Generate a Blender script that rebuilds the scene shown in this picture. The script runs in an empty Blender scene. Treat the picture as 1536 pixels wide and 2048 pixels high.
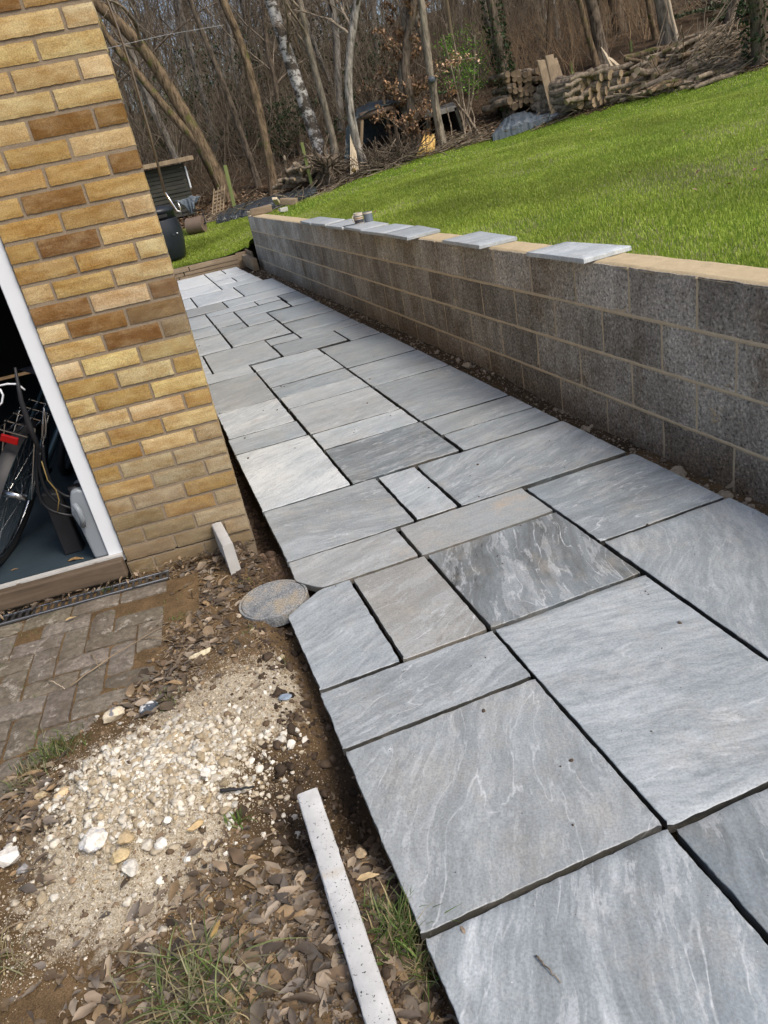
import bpy, math, random
import numpy as np
from mathutils import Matrix, Vector
R = math.radians
rng = np.random.default_rng(7)
random.seed(7)
sc = bpy.context.scene
COL = sc.collection

# ---------------- camera, world, sun, exposure ----------------
CAMR = np.array([[0.95538, -0.23218954, -0.18258445],
                 [-0.26427139, -0.395785, -0.87949694],
                 [0.1319458, 0.88850563, -0.43948612]])      # rows: right, down, forward
CAMP = np.array([0.14875529, -3.11408, 1.45035])
FPX = 1502.065
cam = bpy.data.cameras.new("camera")
camo = bpy.data.objects.new("camera", cam); COL.objects.link(camo)
cam.sensor_fit = 'HORIZONTAL'; cam.sensor_width = 36.0; cam.lens = 36.0 * FPX / 1536.0
cam.clip_start = 0.05; cam.clip_end = 600
m3 = Matrix((tuple(CAMR[0]), tuple(-CAMR[1]), tuple(-CAMR[2]))).transposed()
camo.matrix_world = Matrix.Translation(CAMP) @ m3.to_4x4()
sc.camera = camo

SUN_EL, SUN_AZ = R(50), R(142)      # azimuth measured clockwise from +Y (the path direction)
world = bpy.data.worlds.new("World"); sc.world = world; world.use_nodes = True
wn = world.node_tree; bg = wn.nodes['Background']
sky = wn.nodes.new('ShaderNodeTexSky'); sky.sky_type = 'NISHITA'; sky.sun_disc = False
sky.sun_elevation = SUN_EL; sky.sun_rotation = SUN_AZ
sky.air_density = 0.9; sky.dust_density = 3.6; sky.ozone_density = 1.0
wn.links.new(sky.outputs[0], bg.inputs[0]); bg.inputs[1].default_value = 0.15
sun = bpy.data.lights.new("sun", 'SUN'); sun.energy = 1.6; sun.angle = R(18); sun.color = (1.0, 0.93, 0.83)
suno = bpy.data.objects.new("sun", sun); COL.objects.link(suno)
sd = Vector((math.sin(SUN_AZ) * math.cos(SUN_EL), math.cos(SUN_AZ) * math.cos(SUN_EL), math.sin(SUN_EL)))
suno.rotation_euler = sd.to_track_quat('Z', 'Y').to_euler()
suno.location = (0, 0, 30)
sc.view_settings.view_transform = 'Standard'; sc.view_settings.look = 'None'
sc.view_settings.exposure = 0.42; sc.view_settings.gamma = 1.0
sc.render.engine = 'CYCLES'
sc.cycles.max_bounces = 6; sc.cycles.diffuse_bounces = 3; sc.cycles.glossy_bounces = 2
sc.cycles.use_denoising = True

# ---------------- helpers ----------------
def ray(px, py):
    return CAMR.T @ np.array([(px - 768) / FPX, (py - 1024) / FPX, 1.0])
def at(px, py, Y):                 # the point on the vertical plane y = Y
    d = ray(px, py); return CAMP + d * ((Y - CAMP[1]) / d[1])
def on(px, py, z=-.05):            # the point on the level z
    d = ray(px, py); return CAMP + d * ((z - CAMP[2]) / d[2])
def onx(px, py, X):
    d = ray(px, py); return CAMP + d * ((X - CAMP[0]) / d[0])
PHI = R(-5.4)
Vd = np.array([math.sin(PHI), math.cos(PHI)]); Ud = np.array([Vd[1], -Vd[0]])
def uvw(u, v, z=0.0):
    return np.array([u * Ud[0] + v * Vd[0], u * Ud[1] + v * Vd[1], z])

def raw_mesh(name, V, F, attrs=None, smooth=False):
    me = bpy.data.meshes.new(name)
    V = np.asarray(V, np.float32)
    if isinstance(F, np.ndarray):
        n, k = F.shape
        me.vertices.add(len(V)); me.vertices.foreach_set('co', V.ravel())
        me.loops.add(n * k); me.loops.foreach_set('vertex_index', F.astype(np.int32).ravel())
        me.polygons.add(n)
        me.polygons.foreach_set('loop_start', np.arange(0, n * k, k, dtype=np.int32))
        me.update(calc_edges=True)
    else:
        me.from_pydata([tuple(map(float, v)) for v in V], [], [tuple(int(i) for i in f) for f in F]); me.update()
    if attrs:
        for nm, arr in attrs.items():
            arr = np.asarray(arr, np.float32)
            if arr.ndim == 1:
                a = me.attributes.new(nm, 'FLOAT', 'POINT'); a.data.foreach_set('value', arr)
            else:
                a = me.attributes.new(nm, 'FLOAT_VECTOR', 'POINT'); a.data.foreach_set('vector', arr.ravel())
    if smooth:
        me.polygons.foreach_set('use_smooth', np.ones(len(me.polygons), dtype=bool))
    return me

def link(name, me, mat=None, parent=None, origin=None):
    o = bpy.data.objects.new(name, me); COL.objects.link(o)
    if mat is not None and not me.materials: me.materials.append(mat)
    if parent is not None: o.parent = parent
    elif origin is not None: o.location = origin
    return o

class MB:
    """collects shapes given in world coordinates, builds ONE mesh object"""
    def __init__(s): s.V = []; s.F = []; s.n = 0; s.A = {}
    def add(s, V, F, **attrs):
        V = np.asarray(V, float).reshape(-1, 3)
        s.V.append(V); s.F.extend([tuple(int(i) + s.n for i in f) for f in F]); 
        for k, val in attrs.items():
            val = np.asarray(val, float)
            if val.ndim == 0: val = np.full(len(V), float(val))
            elif val.ndim == 1 and not (len(val) == len(V) and len(V) != 3): val = np.tile(val, (len(V), 1))
            s.A.setdefault(k, []).append(val)
        s.n += len(V); return s
    def box(s, c, size, M=None, jit=0, **a):
        h = np.asarray(size, float) / 2
        P = np.array([[x, y, z] for x in (-1, 1) for y in (-1, 1) for z in (-1, 1)], float) * h
        if jit: P += rng.normal(0, jit, P.shape)
        if M is not None: P = P @ np.asarray(M).T
        F = [(0, 1, 3, 2), (4, 6, 7, 5), (0, 4, 5, 1), (2, 3, 7, 6), (0, 2, 6, 4), (1, 5, 7, 3)]
        return s.add(P + np.asarray(c, float), F, **a)
    def hexa(s, bot, top, **a):        # four corner points below, four above
        P = np.array(list(bot) + list(top), float)
        return s.add(P, [(3, 2, 1, 0), (4, 5, 6, 7), (0, 1, 5, 4), (1, 2, 6, 5), (2, 3, 7, 6), (3, 0, 4, 7)], **a)
    def tube(s, path, r, n=8, caps=True, **a):
        path = np.asarray(path, float); K = len(path); r = np.broadcast_to(np.asarray(r, float), (K,))
        V, F = tubes(path[None], r[None], n)
        F = [tuple(f) for f in F]
        if caps: F.append(tuple(range(n))[::-1]); F.append(tuple(range((K - 1) * n, K * n)))
        return s.add(V, F, **a)
    def build(s, name, mat, parent=None, smooth=False, bevel=0, base=None, seg=1):
        V = np.concatenate(s.V); org = None
        if parent is not None: V = V - np.array(parent.location)
        else:
            org = np.array([(V[:, 0].min() + V[:, 0].max()) / 2, (V[:, 1].min() + V[:, 1].max()) / 2, V[:, 2].min()]) if base is None else np.asarray(base, float)
            V = V - org
        me = raw_mesh(name, V, s.F, {k: np.concatenate(v) for k, v in s.A.items()} if s.A else None, smooth)
        o = link(name, me, mat, parent, org)
        if bevel:
            b = o.modifiers.new('bevel', 'BEVEL'); b.width = bevel; b.segments = seg; b.limit_method = 'ANGLE'; b.angle_limit = R(40)
        return o

def tubes(P, Rr, n=3):
    """P (N,K,3) centre lines, Rr (N,K) radii -> verts, quads"""
    N, K, _ = P.shape
    T = np.empty_like(P); T[:, 1:-1] = P[:, 2:] - P[:, :-2]; T[:, 0] = P[:, 1] - P[:, 0]; T[:, -1] = P[:, -1] - P[:, -2]
    T /= np.linalg.norm(T, axis=2, keepdims=True) + 1e-12
    m = np.abs(T.mean(axis=1)); ref = np.eye(3)[np.argmin(m, axis=1)][:, None, :]
    A = np.cross(T, ref); A /= np.linalg.norm(A, axis=2, keepdims=True) + 1e-12
    B = np.cross(T, A)
    th = np.arange(n) * 2 * np.pi / n
    V = P[:, :, None, :] + Rr[:, :, None, None] * (A[:, :, None, :] * np.cos(th)[None, None, :, None] + B[:, :, None, :] * np.sin(th)[None, None, :, None])
    i = np.arange(K - 1)[:, None] * n + np.arange(n)[None]
    j = np.arange(K - 1)[:, None] * n + (np.arange(n)[None] + 1) % n
    q = np.stack([i, j, j + n, i + n], axis=-1).reshape(-1, 4)
    F = (q[None] + (np.arange(N) * K * n)[:, None, None]).reshape(-1, 4)
    return V.reshape(-1, 3), F

def tag(o, label=None, cat=None, group=None, kind=None):
    if label: o['label'] = label
    if cat: o['category'] = cat
    if group: o['group'] = group
    if kind: o['kind'] = kind
    return o
def empty(name, loc, label, cat, group=None):
    o = bpy.data.objects.new(name, None); COL.objects.link(o); o.location = tuple(map(float, loc)); o.empty_display_size = .1
    return tag(o, label, cat, group)

def hash2(ix, iy, s):
    h = np.sin(ix * 127.1 + iy * 311.7 + s * 74.7) * 43758.5453
    return h - np.floor(h)
def vnoise(x, y, s=0):
    ix, iy = np.floor(x), np.floor(y); fx, fy = x - ix, y - iy
    fx = fx * fx * (3 - 2 * fx); fy = fy * fy * (3 - 2 * fy)
    return (hash2(ix, iy, s) * (1 - fx) + hash2(ix + 1, iy, s) * fx) * (1 - fy) + (hash2(ix, iy + 1, s) * (1 - fx) + hash2(ix + 1, iy + 1, s) * fx) * fy
def fbm(x, y, o=4, s=0):
    r = 0; a = .5
    for k in range(o): r = r + a * vnoise(x * 2 ** k, y * 2 ** k, s + k * 3.1); a *= .5
    return r
def sstep(a, b, x):
    t = np.clip((x - a) / (b - a), 0, 1); return t * t * (3 - 2 * t)

# rotation matrices (N,3,3) from random yaw/pitch/roll
def rand_rots(N, tilt=math.pi):
    y = rng.uniform(0, 2 * np.pi, N); p = rng.uniform(-tilt, tilt, N); r = rng.uniform(-tilt, tilt, N)
    cy, sy, cp, sp, cr, sr = np.cos(y), np.sin(y), np.cos(p), np.sin(p), np.cos(r), np.sin(r)
    M = np.empty((N, 3, 3))
    M[:, 0, 0] = cy * cp; M[:, 0, 1] = cy * sp * sr - sy * cr; M[:, 0, 2] = cy * sp * cr + sy * sr
    M[:, 1, 0] = sy * cp; M[:, 1, 1] = sy * sp * sr + cy * cr; M[:, 1, 2] = sy * sp * cr - cy * sr
    M[:, 2, 0] = -sp; M[:, 2, 1] = cp * sr; M[:, 2, 2] = cp * cr
    return M
def scatter(V0, F0, pos, M, S):
    """copies of one small shape merged in one mesh"""
    S = np.asarray(S, float)
    if S.ndim == 1: S = np.repeat(S[:, None], 3, 1)
    V = np.einsum('nij,nkj->nki', M, V0[None] * S[:, None, :]) + pos[:, None, :]
    F = (F0[None] + (np.arange(len(pos)) * len(V0))[:, None, None]).reshape(-1, F0.shape[1])
    return V.reshape(-1, 3), F

# ---------------- materials ----------------
class NT:
    def __init__(s, name, rough=.7, spec=.3):
        s.m = bpy.data.materials.new(name); s.m.use_nodes = True; s.t = s.m.node_tree; s.b = s.t.nodes['Principled BSDF']
        s.b.inputs['Roughness'].default_value = rough; s.b.inputs['Specular IOR Level'].default_value = spec
    def n(s, ty, **kw):
        nd = s.t.nodes.new(ty)
        for k, v in kw.items(): setattr(nd, k, v)
        return nd
    def L(s, a, b): s.t.links.new(a, b)
    def coord(s, kind='Object', attr=None):
        if attr: return s.n('ShaderNodeAttribute', attribute_name=attr).outputs['Vector']
        return s.n('ShaderNodeTexCoord').outputs[kind]
    def mapping(s, vec, scale=(1, 1, 1), loc=(0, 0, 0), rot=(0, 0, 0)):
        m = s.n('ShaderNodeMapping'); s.L(vec, m.inputs[0]); m.inputs['Scale'].default_value = scale; m.inputs['Location'].default_value = loc; m.inputs['Rotation'].default_value = rot
        return m.outputs[0]
    def noise(s, vec, scale=5, detail=4, rough=.55, dist=0, out='Fac'):
        nd = s.n('ShaderNodeTexNoise'); s.L(vec, nd.inputs['Vector']); nd.inputs['Scale'].default_value = scale
        nd.inputs['Detail'].default_value = detail; nd.inputs['Roughness'].default_value = rough; nd.inputs['Distortion'].default_value = dist
        return nd.outputs[out]
    def voro(s, vec, scale=5, feature='F1', out='Distance', rnd=1):
        nd = s.n('ShaderNodeTexVoronoi', feature=feature); s.L(vec, nd.inputs['Vector']); nd.inputs['Scale'].default_value = scale; nd.inputs['Randomness'].default_value = rnd
        return nd.outputs[out]
    def ramp(s, fac, stops, interp='LINEAR'):
        nd = s.n('ShaderNodeValToRGB'); s.L(fac, nd.inputs[0]); nd.color_ramp.interpolation = interp
        e = nd.color_ramp.elements
        while len(e) < len(stops): e.new(.5)
        for k, (p, c) in enumerate(stops):
            e[k].position = p; e[k].color = (c, c, c, 1) if isinstance(c, (int, float)) else tuple(c) + (1,)
        return nd.outputs[0]
    def mix(s, fac, a, b, mode='MIX'):
        nd = s.n('ShaderNodeMix', data_type='RGBA', blend_type=mode)
        for k, val in ((0, fac), (6, a), (7, b)):
            sock = nd.inputs[k]
            if isinstance(val, (int, float)): sock.default_value = val if k == 0 else (val, val, val, 1)
            elif isinstance(val, tuple): sock.default_value = val + (1,)
            else: s.L(val, sock)
        return nd.outputs[2]
    def math(s, op, a, b=None, c=None, clamp=False):
        nd = s.n('ShaderNodeMath', operation=op, use_clamp=clamp)
        for i, v in enumerate((a, b, c)):
            if v is None: continue
            if isinstance(v, (int, float)): nd.inputs[i].default_value = v
            else: s.L(v, nd.inputs[i])
        return nd.outputs[0]
    def attr(s, name, out='Fac'): return s.n('ShaderNodeAttribute', attribute_name=name).outputs[out]
    def bump(s, h, strength=.3, dist=.01, normal=None):
        nd = s.n('ShaderNodeBump'); s.L(h, nd.inputs['Height']); nd.inputs['Strength'].default_value = strength; nd.inputs['Distance'].default_value = dist
        if normal is not None: s.L(normal, nd.inputs['Normal'])
        return nd.outputs[0]
    def out(s, color=None, normal=None, rough=None):
        if color is not None:
            if isinstance(color, tuple): s.b.inputs['Base Color'].default_value = color + (1,)
            else: s.L(color, s.b.inputs['Base Color'])
        if normal is not None: s.L(normal, s.b.inputs['Normal'])
        if rough is not None: s.L(rough, s.b.inputs['Roughness'])
        return s.m

def m_simple(name, c, var=.25, scale=8, rough=.7, bump=.3, bdist=.004, spec=.3, metal=0):
    t = NT(name, rough, spec); p = t.coord()
    n = t.noise(p, scale, 6, .65)
    col = t.mix(n, tuple(x * (1 - var) for x in c), tuple(min(1, x * (1 + var)) for x in c))
    t.b.inputs['Metallic'].default_value = metal
    return t.out(col, t.bump(t.noise(p, scale * 6, 5, .7), bump, bdist))

def m_slab():
    t = NT('sandstone', .5, .45)
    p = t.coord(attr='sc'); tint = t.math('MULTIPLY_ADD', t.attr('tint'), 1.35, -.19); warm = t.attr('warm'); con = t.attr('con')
    w = t.noise(p, 1.4, 3, .5, out='Color')
    wv = t.n('ShaderNodeVectorMath', operation='MULTIPLY_ADD'); t.L(w, wv.inputs[0]); wv.inputs[1].default_value = (.34, .26, 0); t.L(p, wv.inputs[2])
    q = wv.outputs[0]
    band = t.noise(t.mapping(q, (.8, 5.5, 1)), 2.0, 9, .62)            # soft streaks along the bedding
    fine = t.noise(t.mapping(q, (6, 24, 1)), 2.2, 7, .72)
    lay = t.noise(t.mapping(q, (.7, 3.0, 1)), 1.25, 5, .5)             # riven layers
    fr = t.math('FRACT', t.math('MULTIPLY', lay, 9.0))
    edge = t.ramp(t.math('ABSOLUTE', t.math('SUBTRACT', fr, .5)), [(.006, 1), (.045, 0)])
    gate = t.ramp(t.noise(p, 2.6, 4, .6), [(.40, 0), (.58, 1)])
    line = t.math('MULTIPLY', edge, gate)
    tone = t.math('ADD', t.math('MULTIPLY', t.math('SUBTRACT', band, .5), t.math('MULTIPLY', con, 1.75)), t.math('MULTIPLY', t.math('SUBTRACT', fine, .5), .7))
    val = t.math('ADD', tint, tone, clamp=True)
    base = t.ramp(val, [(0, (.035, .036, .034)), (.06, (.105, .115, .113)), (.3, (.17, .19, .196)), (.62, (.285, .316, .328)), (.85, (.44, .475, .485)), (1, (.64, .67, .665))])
    blue = t.ramp(t.noise(p, 1.9, 3, .5), [(.5, 0), (.68, .55)])
    base = t.mix(blue, base, t.mix(.6, base, (.275, .345, .395)))
    base = t.mix(t.math('MULTIPLY', warm, .8), base, t.mix(.6, base, (.44, .40, .33)))
    st = t.math('MULTIPLY', t.ramp(t.noise(t.mapping(q, (1, 1.6, 1)), 2.6, 6, .7), [(.60, 0), (.70, 1)]), t.math('ADD', .12, t.math('MULTIPLY', warm, .75)))
    base = t.mix(st, base, (.50, .39, .27))
    brk = t.ramp(t.noise(p, 16, 5, .7), [(.38, .15), (.58, 1)])
    base = t.mix(t.math('MULTIPLY', t.math('MULTIPLY', line, brk), t.math('ADD', .2, t.math('MULTIPLY', con, .95))), base, (.62, .645, .65))
    patch = t.ramp(t.noise(t.mapping(q, (2.5, 8, 1)), 2.6, 8, .7), [(.58, 0), (.64, .6)])
    base = t.mix(t.math('MULTIPLY', patch, con), base, (.56, .58, .585))
    scar = t.ramp(t.noise(t.mapping(q, (1.1, 4.5, 1)), 1.9, 9, .66), [(.54, 0), (.548, 1), (.60, .65), (.66, 0)])
    base = t.mix(t.math('MULTIPLY', scar, t.math('MULTIPLY', con, .75)), base, t.mix(.5, base, (.60, .62, .62)))
    dust = t.ramp(t.noise(p, 4.2, 7, .8), [(.50, 0), (.75, .42)])
    base = t.mix(dust, base, (.47, .42, .34))
    spk = t.ramp(t.noise(p, 160, 3, .6), [(.3, .78), (.6, 1.08)])
    base = t.mix(1.0, base, spk, 'MULTIPLY')
    dots = t.math('LESS_THAN', t.voro(p, 23), .035)
    base = t.mix(t.math('MULTIPLY', dots, .8), base, t.mix(t.math('GREATER_THAN', t.noise(p, 11, 1), .5), (.7, .7, .68), (.09, .075, .06)))
    h = t.math('ADD', t.math('MULTIPLY', t.math('FLOOR', t.math('MULTIPLY', lay, 9.0)), .35), t.math('MULTIPLY', fine, .5))
    nb = t.bump(h, .6, .004); nb = t.bump(t.noise(p, 140, 4, .6), .18, .0012, nb)
    ro = t.ramp(t.noise(p, 6, 4), [(.3, .36), (.7, .56)])
    return t.out(base, nb, ro)

def m_brick():
    t = NT('yellow_brick', .85, .2); p = t.coord(); c = t.attr('col', 'Color'); s2 = t.attr('sm')
    blot = t.ramp(t.noise(t.attr('sc', 'Vector'), 9, 5, .6), [(.35, 0), (.65, 1)])
    col = t.mix(t.math('MULTIPLY', blot, .9), c, t.mix(1.0, c, (.66, .52, .36), 'MULTIPLY'))
    pale = t.ramp(t.noise(t.attr('sc', 'Vector'), 7, 6, .7), [(.46, 0), (.62, 1)])
    col = t.mix(t.math('MULTIPLY', pale, .4), col, t.mix(.5, col, (.60, .47, .27)))
    dot = t.math('LESS_THAN', t.voro(p, 190), .22)
    col = t.mix(t.math('MULTIPLY', dot, t.ramp(t.noise(p, 30, 2), [(.45, 0), (.6, .6)])), col, (.16, .09, .04))
    spk = t.ramp(t.noise(p, 260, 3, .6), [(.3, .62), (.65, 1.16)]); col = t.mix(1.0, col, spk, 'MULTIPLY')
    col = t.mix(t.math('MULTIPLY', s2, t.ramp(t.noise(p, 14, 5, .7), [(.35, .25), (.65, .85)])), col, (.20, .165, .115))
    h = t.math('ADD', t.noise(p, 220, 5, .7), t.math('MULTIPLY', t.noise(p, 45, 4, .6), .8))
    return t.out(col, t.bump(h, .45, .0018))

def m_mortar(name='mortar', c=(.27, .215, .15)):
    t = NT(name, .95, .1); p = t.coord()
    col = t.mix(t.noise(p, 18, 6, .7), tuple(x * .7 for x in c), tuple(x * 1.25 for x in c))
    col = t.mix(1.0, col, t.ramp(t.noise(p, 400, 2), [(.3, .75), (.7, 1.2)]), 'MULTIPLY')
    return t.out(col, t.bump(t.noise(p, 150, 5, .7), .6, .003))

def m_block():
    t = NT('concrete_block', .95, .12); p = t.coord('Object'); tint = t.attr('tint'); dirt = t.attr('dirt')
    big = t.noise(p, 3.2, 5, .65); streak = t.noise(t.mapping(p, (6, 6, .9)), 2, 5, .65)
    v = t.math('ADD', tint, t.math('ADD', t.math('MULTIPLY', t.math('SUBTRACT', big, .5), 1.15), t.math('MULTIPLY', t.math('SUBTRACT', streak, .5), .7)), clamp=True)
    col = t.ramp(v, [(0, (.15, .13, .106)), (.35, (.26, .233, .193)), (.7, (.42, .383, .322)), (1, (.60, .555, .48))])
    dark_amt = t.ramp(t.noise(p, 2.3, 6, .7), [(.50, 0), (.66, .7)])  # damp stains on the blocks
    col = t.mix(dark_amt, col, t.mix(1.0, col, (.62, .52, .40), 'MULTIPLY'))
    col = t.mix(t.math('MULTIPLY', dirt, t.ramp(t.noise(p, 4, 6, .7), [(.3, .35), (.62, 1)])), col, t.mix(t.noise(p, 7, 5, .7), (.13, .085, .05), (.36, .29, .20)))
    grit = t.noise(p, 72, 5, .72)
    col = t.mix(1.0, col, t.ramp(grit, [(.33, .2), (.45, .85), (.56, 1.15), (.66, 1.9)]), 'MULTIPLY')
    wh = t.math('MULTIPLY', t.ramp(t.noise(t.mapping(p, (9, 9, 3)), 2.2, 7, .75), [(.63, 0), (.72, 1)]), .5)
    col = t.mix(wh, col, (.50, .47, .42))
    pit = t.voro(p, 120)
    h = t.math('ADD', t.math('MULTIPLY', grit, 1.1), t.math('MULTIPLY', pit, .7))
    return t.out(col, t.bump(h, 1.0, .009))

def m_col(name, rough=.8, bumpscale=120, bs=.3, bd=.002, spec=.25, var=.35, trans=0):
    """takes its colour from the per-piece attribute 'col' (each leaf, blade or stone has its own)"""
    t = NT(name, rough, spec); c = t.attr('col', 'Color'); p = t.coord()
    col = t.mix(1.0, c, t.ramp(t.noise(p, bumpscale * .4, 4, .65), [(.25, 1 - var), (.75, 1 + var)]), 'MULTIPLY')
    if trans:
        t.out(col); tr = t.n('ShaderNodeBsdfTranslucent'); t.L(col, tr.inputs[0]); ms = t.n('ShaderNodeMixShader'); ms.inputs[0].default_value = trans
        t.L(t.b.outputs[0], ms.inputs[1]); t.L(tr.outputs[0], ms.inputs[2]); t.L(ms.outputs[0], t.t.nodes['Material Output'].inputs[0]); return t.m
    return t.out(col, t.bump(t.noise(p, bumpscale, 4, .6), bs, bd))

def m_paver():
    t = NT('worn_paver', .92, .15); p = t.coord(); c = t.attr('col', 'Color')
    col = t.mix(1.0, c, t.ramp(t.noise(p, 60, 5, .7), [(.3, .55), (.7, 1.35)]), 'MULTIPLY')
    col = t.mix(t.ramp(t.noise(p, 11, 6, .75), [(.45, 0), (.62, .75)]), col, (.115, .092, .066))
    col = t.mix(t.ramp(t.noise(p, 15, 6, .75), [(.57, 0), (.66, .6)]), col, (.46, .42, .36))
    col = t.mix(t.ramp(t.noise(p, 8, 6, .75), [(.60, 0), (.70, .5)]), col, (.10, .12, .05))
    return t.out(col, t.bump(t.math('ADD', t.noise(p, 120, 5, .75), t.noise(p, 35, 4, .7)), .9, .004))
def m_soil():
    t = NT('soil', .95, .12); p = t.coord(); ch = t.attr('chalk'); dk = t.attr('dark_amt')
    n1 = t.noise(p, 9, 7, .7); n2 = t.noise(p, 60, 6, .7)
    brown = t.ramp(n1, [(.25, (.075, .048, .026)), (.5, (.15, .098, .05)), (.75, (.235, .155, .08))])
    chalk = t.ramp(n2, [(.25, (.26, .20, .13)), (.5, (.48, .41, .30)), (.75, (.70, .65, .55))])
    f = t.math('ADD', ch, t.math('MULTIPLY', t.math('SUBTRACT', t.noise(p, 22, 6, .75), .5), 1.6), clamp=True)
    f = t.ramp(f, [(.38, 0), (.62, 1)])
    col = t.mix(f, brown, chalk)
    col = t.mix(t.math('MULTIPLY', dk, .9), col, t.mix(n2, (.022, .016, .011), (.07, .05, .032)))
    col = t.mix(1.0, col, t.ramp(t.noise(p, 300, 3, .6), [(.3, .6), (.7, 1.35)]), 'MULTIPLY')
    h = t.math('ADD', t.noise(p, 90, 6, .75), t.math('MULTIPLY', t.noise(p, 30, 5, .7), 1.2))
    return t.out(col, t.bump(h, .9, .008))

def m_bark(name, a, b, scale=10, moss=None, mossamt=.5, stretch=.25):
    t = NT(name, .92, .12); p = t.coord()
    n = t.noise(t.mapping(p, (1, 1, stretch)), scale, 7, .7)
    col = t.ramp(n, [(.36, a), (.62, b)])
    if moss:
        col = t.mix(t.ramp(t.noise(p, 3.1, 5, .7), [(.5 - mossamt * .25, 0), (.62, .85)]), col, moss)
    return t.out(col, t.bump(t.noise(t.mapping(p, (1, 1, stretch)), scale * 3, 6, .7), .8, .02))

def m_birch():
    t = NT('birch_bark', .8, .2); p = t.coord()
    n = t.noise(t.mapping(p, (1, 1, 1.5)), 3.4, 7, .75)
    col = t.ramp(n, [(.45, (.58, .56, .52)), (.53, (.09, .075, .06))])
    col = t.mix(t.ramp(t.noise(t.mapping(p, (1, 1, 4)), 14, 3), [(.6, 0), (.66, .7)]), col, (.12, .10, .085))
    return t.out(col, t.bump(n, .5, .01))

def m_wood(name, a, b, scale=6, rough=.85, axis=(1, 1, .12), bs=.4):
    t = NT(name, rough, .2); p = t.coord()
    n = t.noise(t.mapping(p, axis), scale, 7, .7, 1.0)
    n2 = t.noise(p, 3, 5, .7)
    col = t.ramp(t.math('ADD', t.math('MULTIPLY', n, .7), t.math('MULTIPLY', n2, .3)), [(.3, a), (.7, b)])
    return t.out(col, t.bump(n, bs, .004))

def m_grass_ground():
    t = NT('turf', .95, .1); p = t.coord()
    col = t.ramp(t.noise(p, 2.2, 6, .7), [(.3, (.07, .12, .012)), (.6, (.12, .19, .022)), (.8, (.19, .22, .055))])
    return t.out(col, t.bump(t.noise(p, 60, 5, .7), .6, .02))
def m_floor_litter():
    t = NT('leaf_litter_ground', .95, .1); p = t.coord()
    col = t.ramp(t.noise(p, 3, 8, .75), [(.3, (.035, .026, .017)), (.5, (.085, .058, .036)), (.7, (.17, .115, .07))])
    return t.out(col, t.bump(t.noise(p, 25, 6, .75), .8, .05))
def m_sheet(name, c, rough=.35, scale=5):
    t = NT(name, rough, .5); p = t.coord()
    return t.out(t.mix(t.noise(p, scale, 5), tuple(x * .7 for x in c), tuple(x * 1.3 for x in c)), t.bump(t.noise(p, 9, 5, .6, 1.5), .6, .03))
def m_metal(name, c, rough=.35, metal=1.0):
    t = NT(name, rough, .5); p = t.coord(); t.b.inputs['Metallic'].default_value = metal
    return t.out(t.mix(t.noise(p, 30, 4), tuple(x * .75 for x in c), c), t.bump(t.noise(p, 200, 2), .05, .001))

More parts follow.
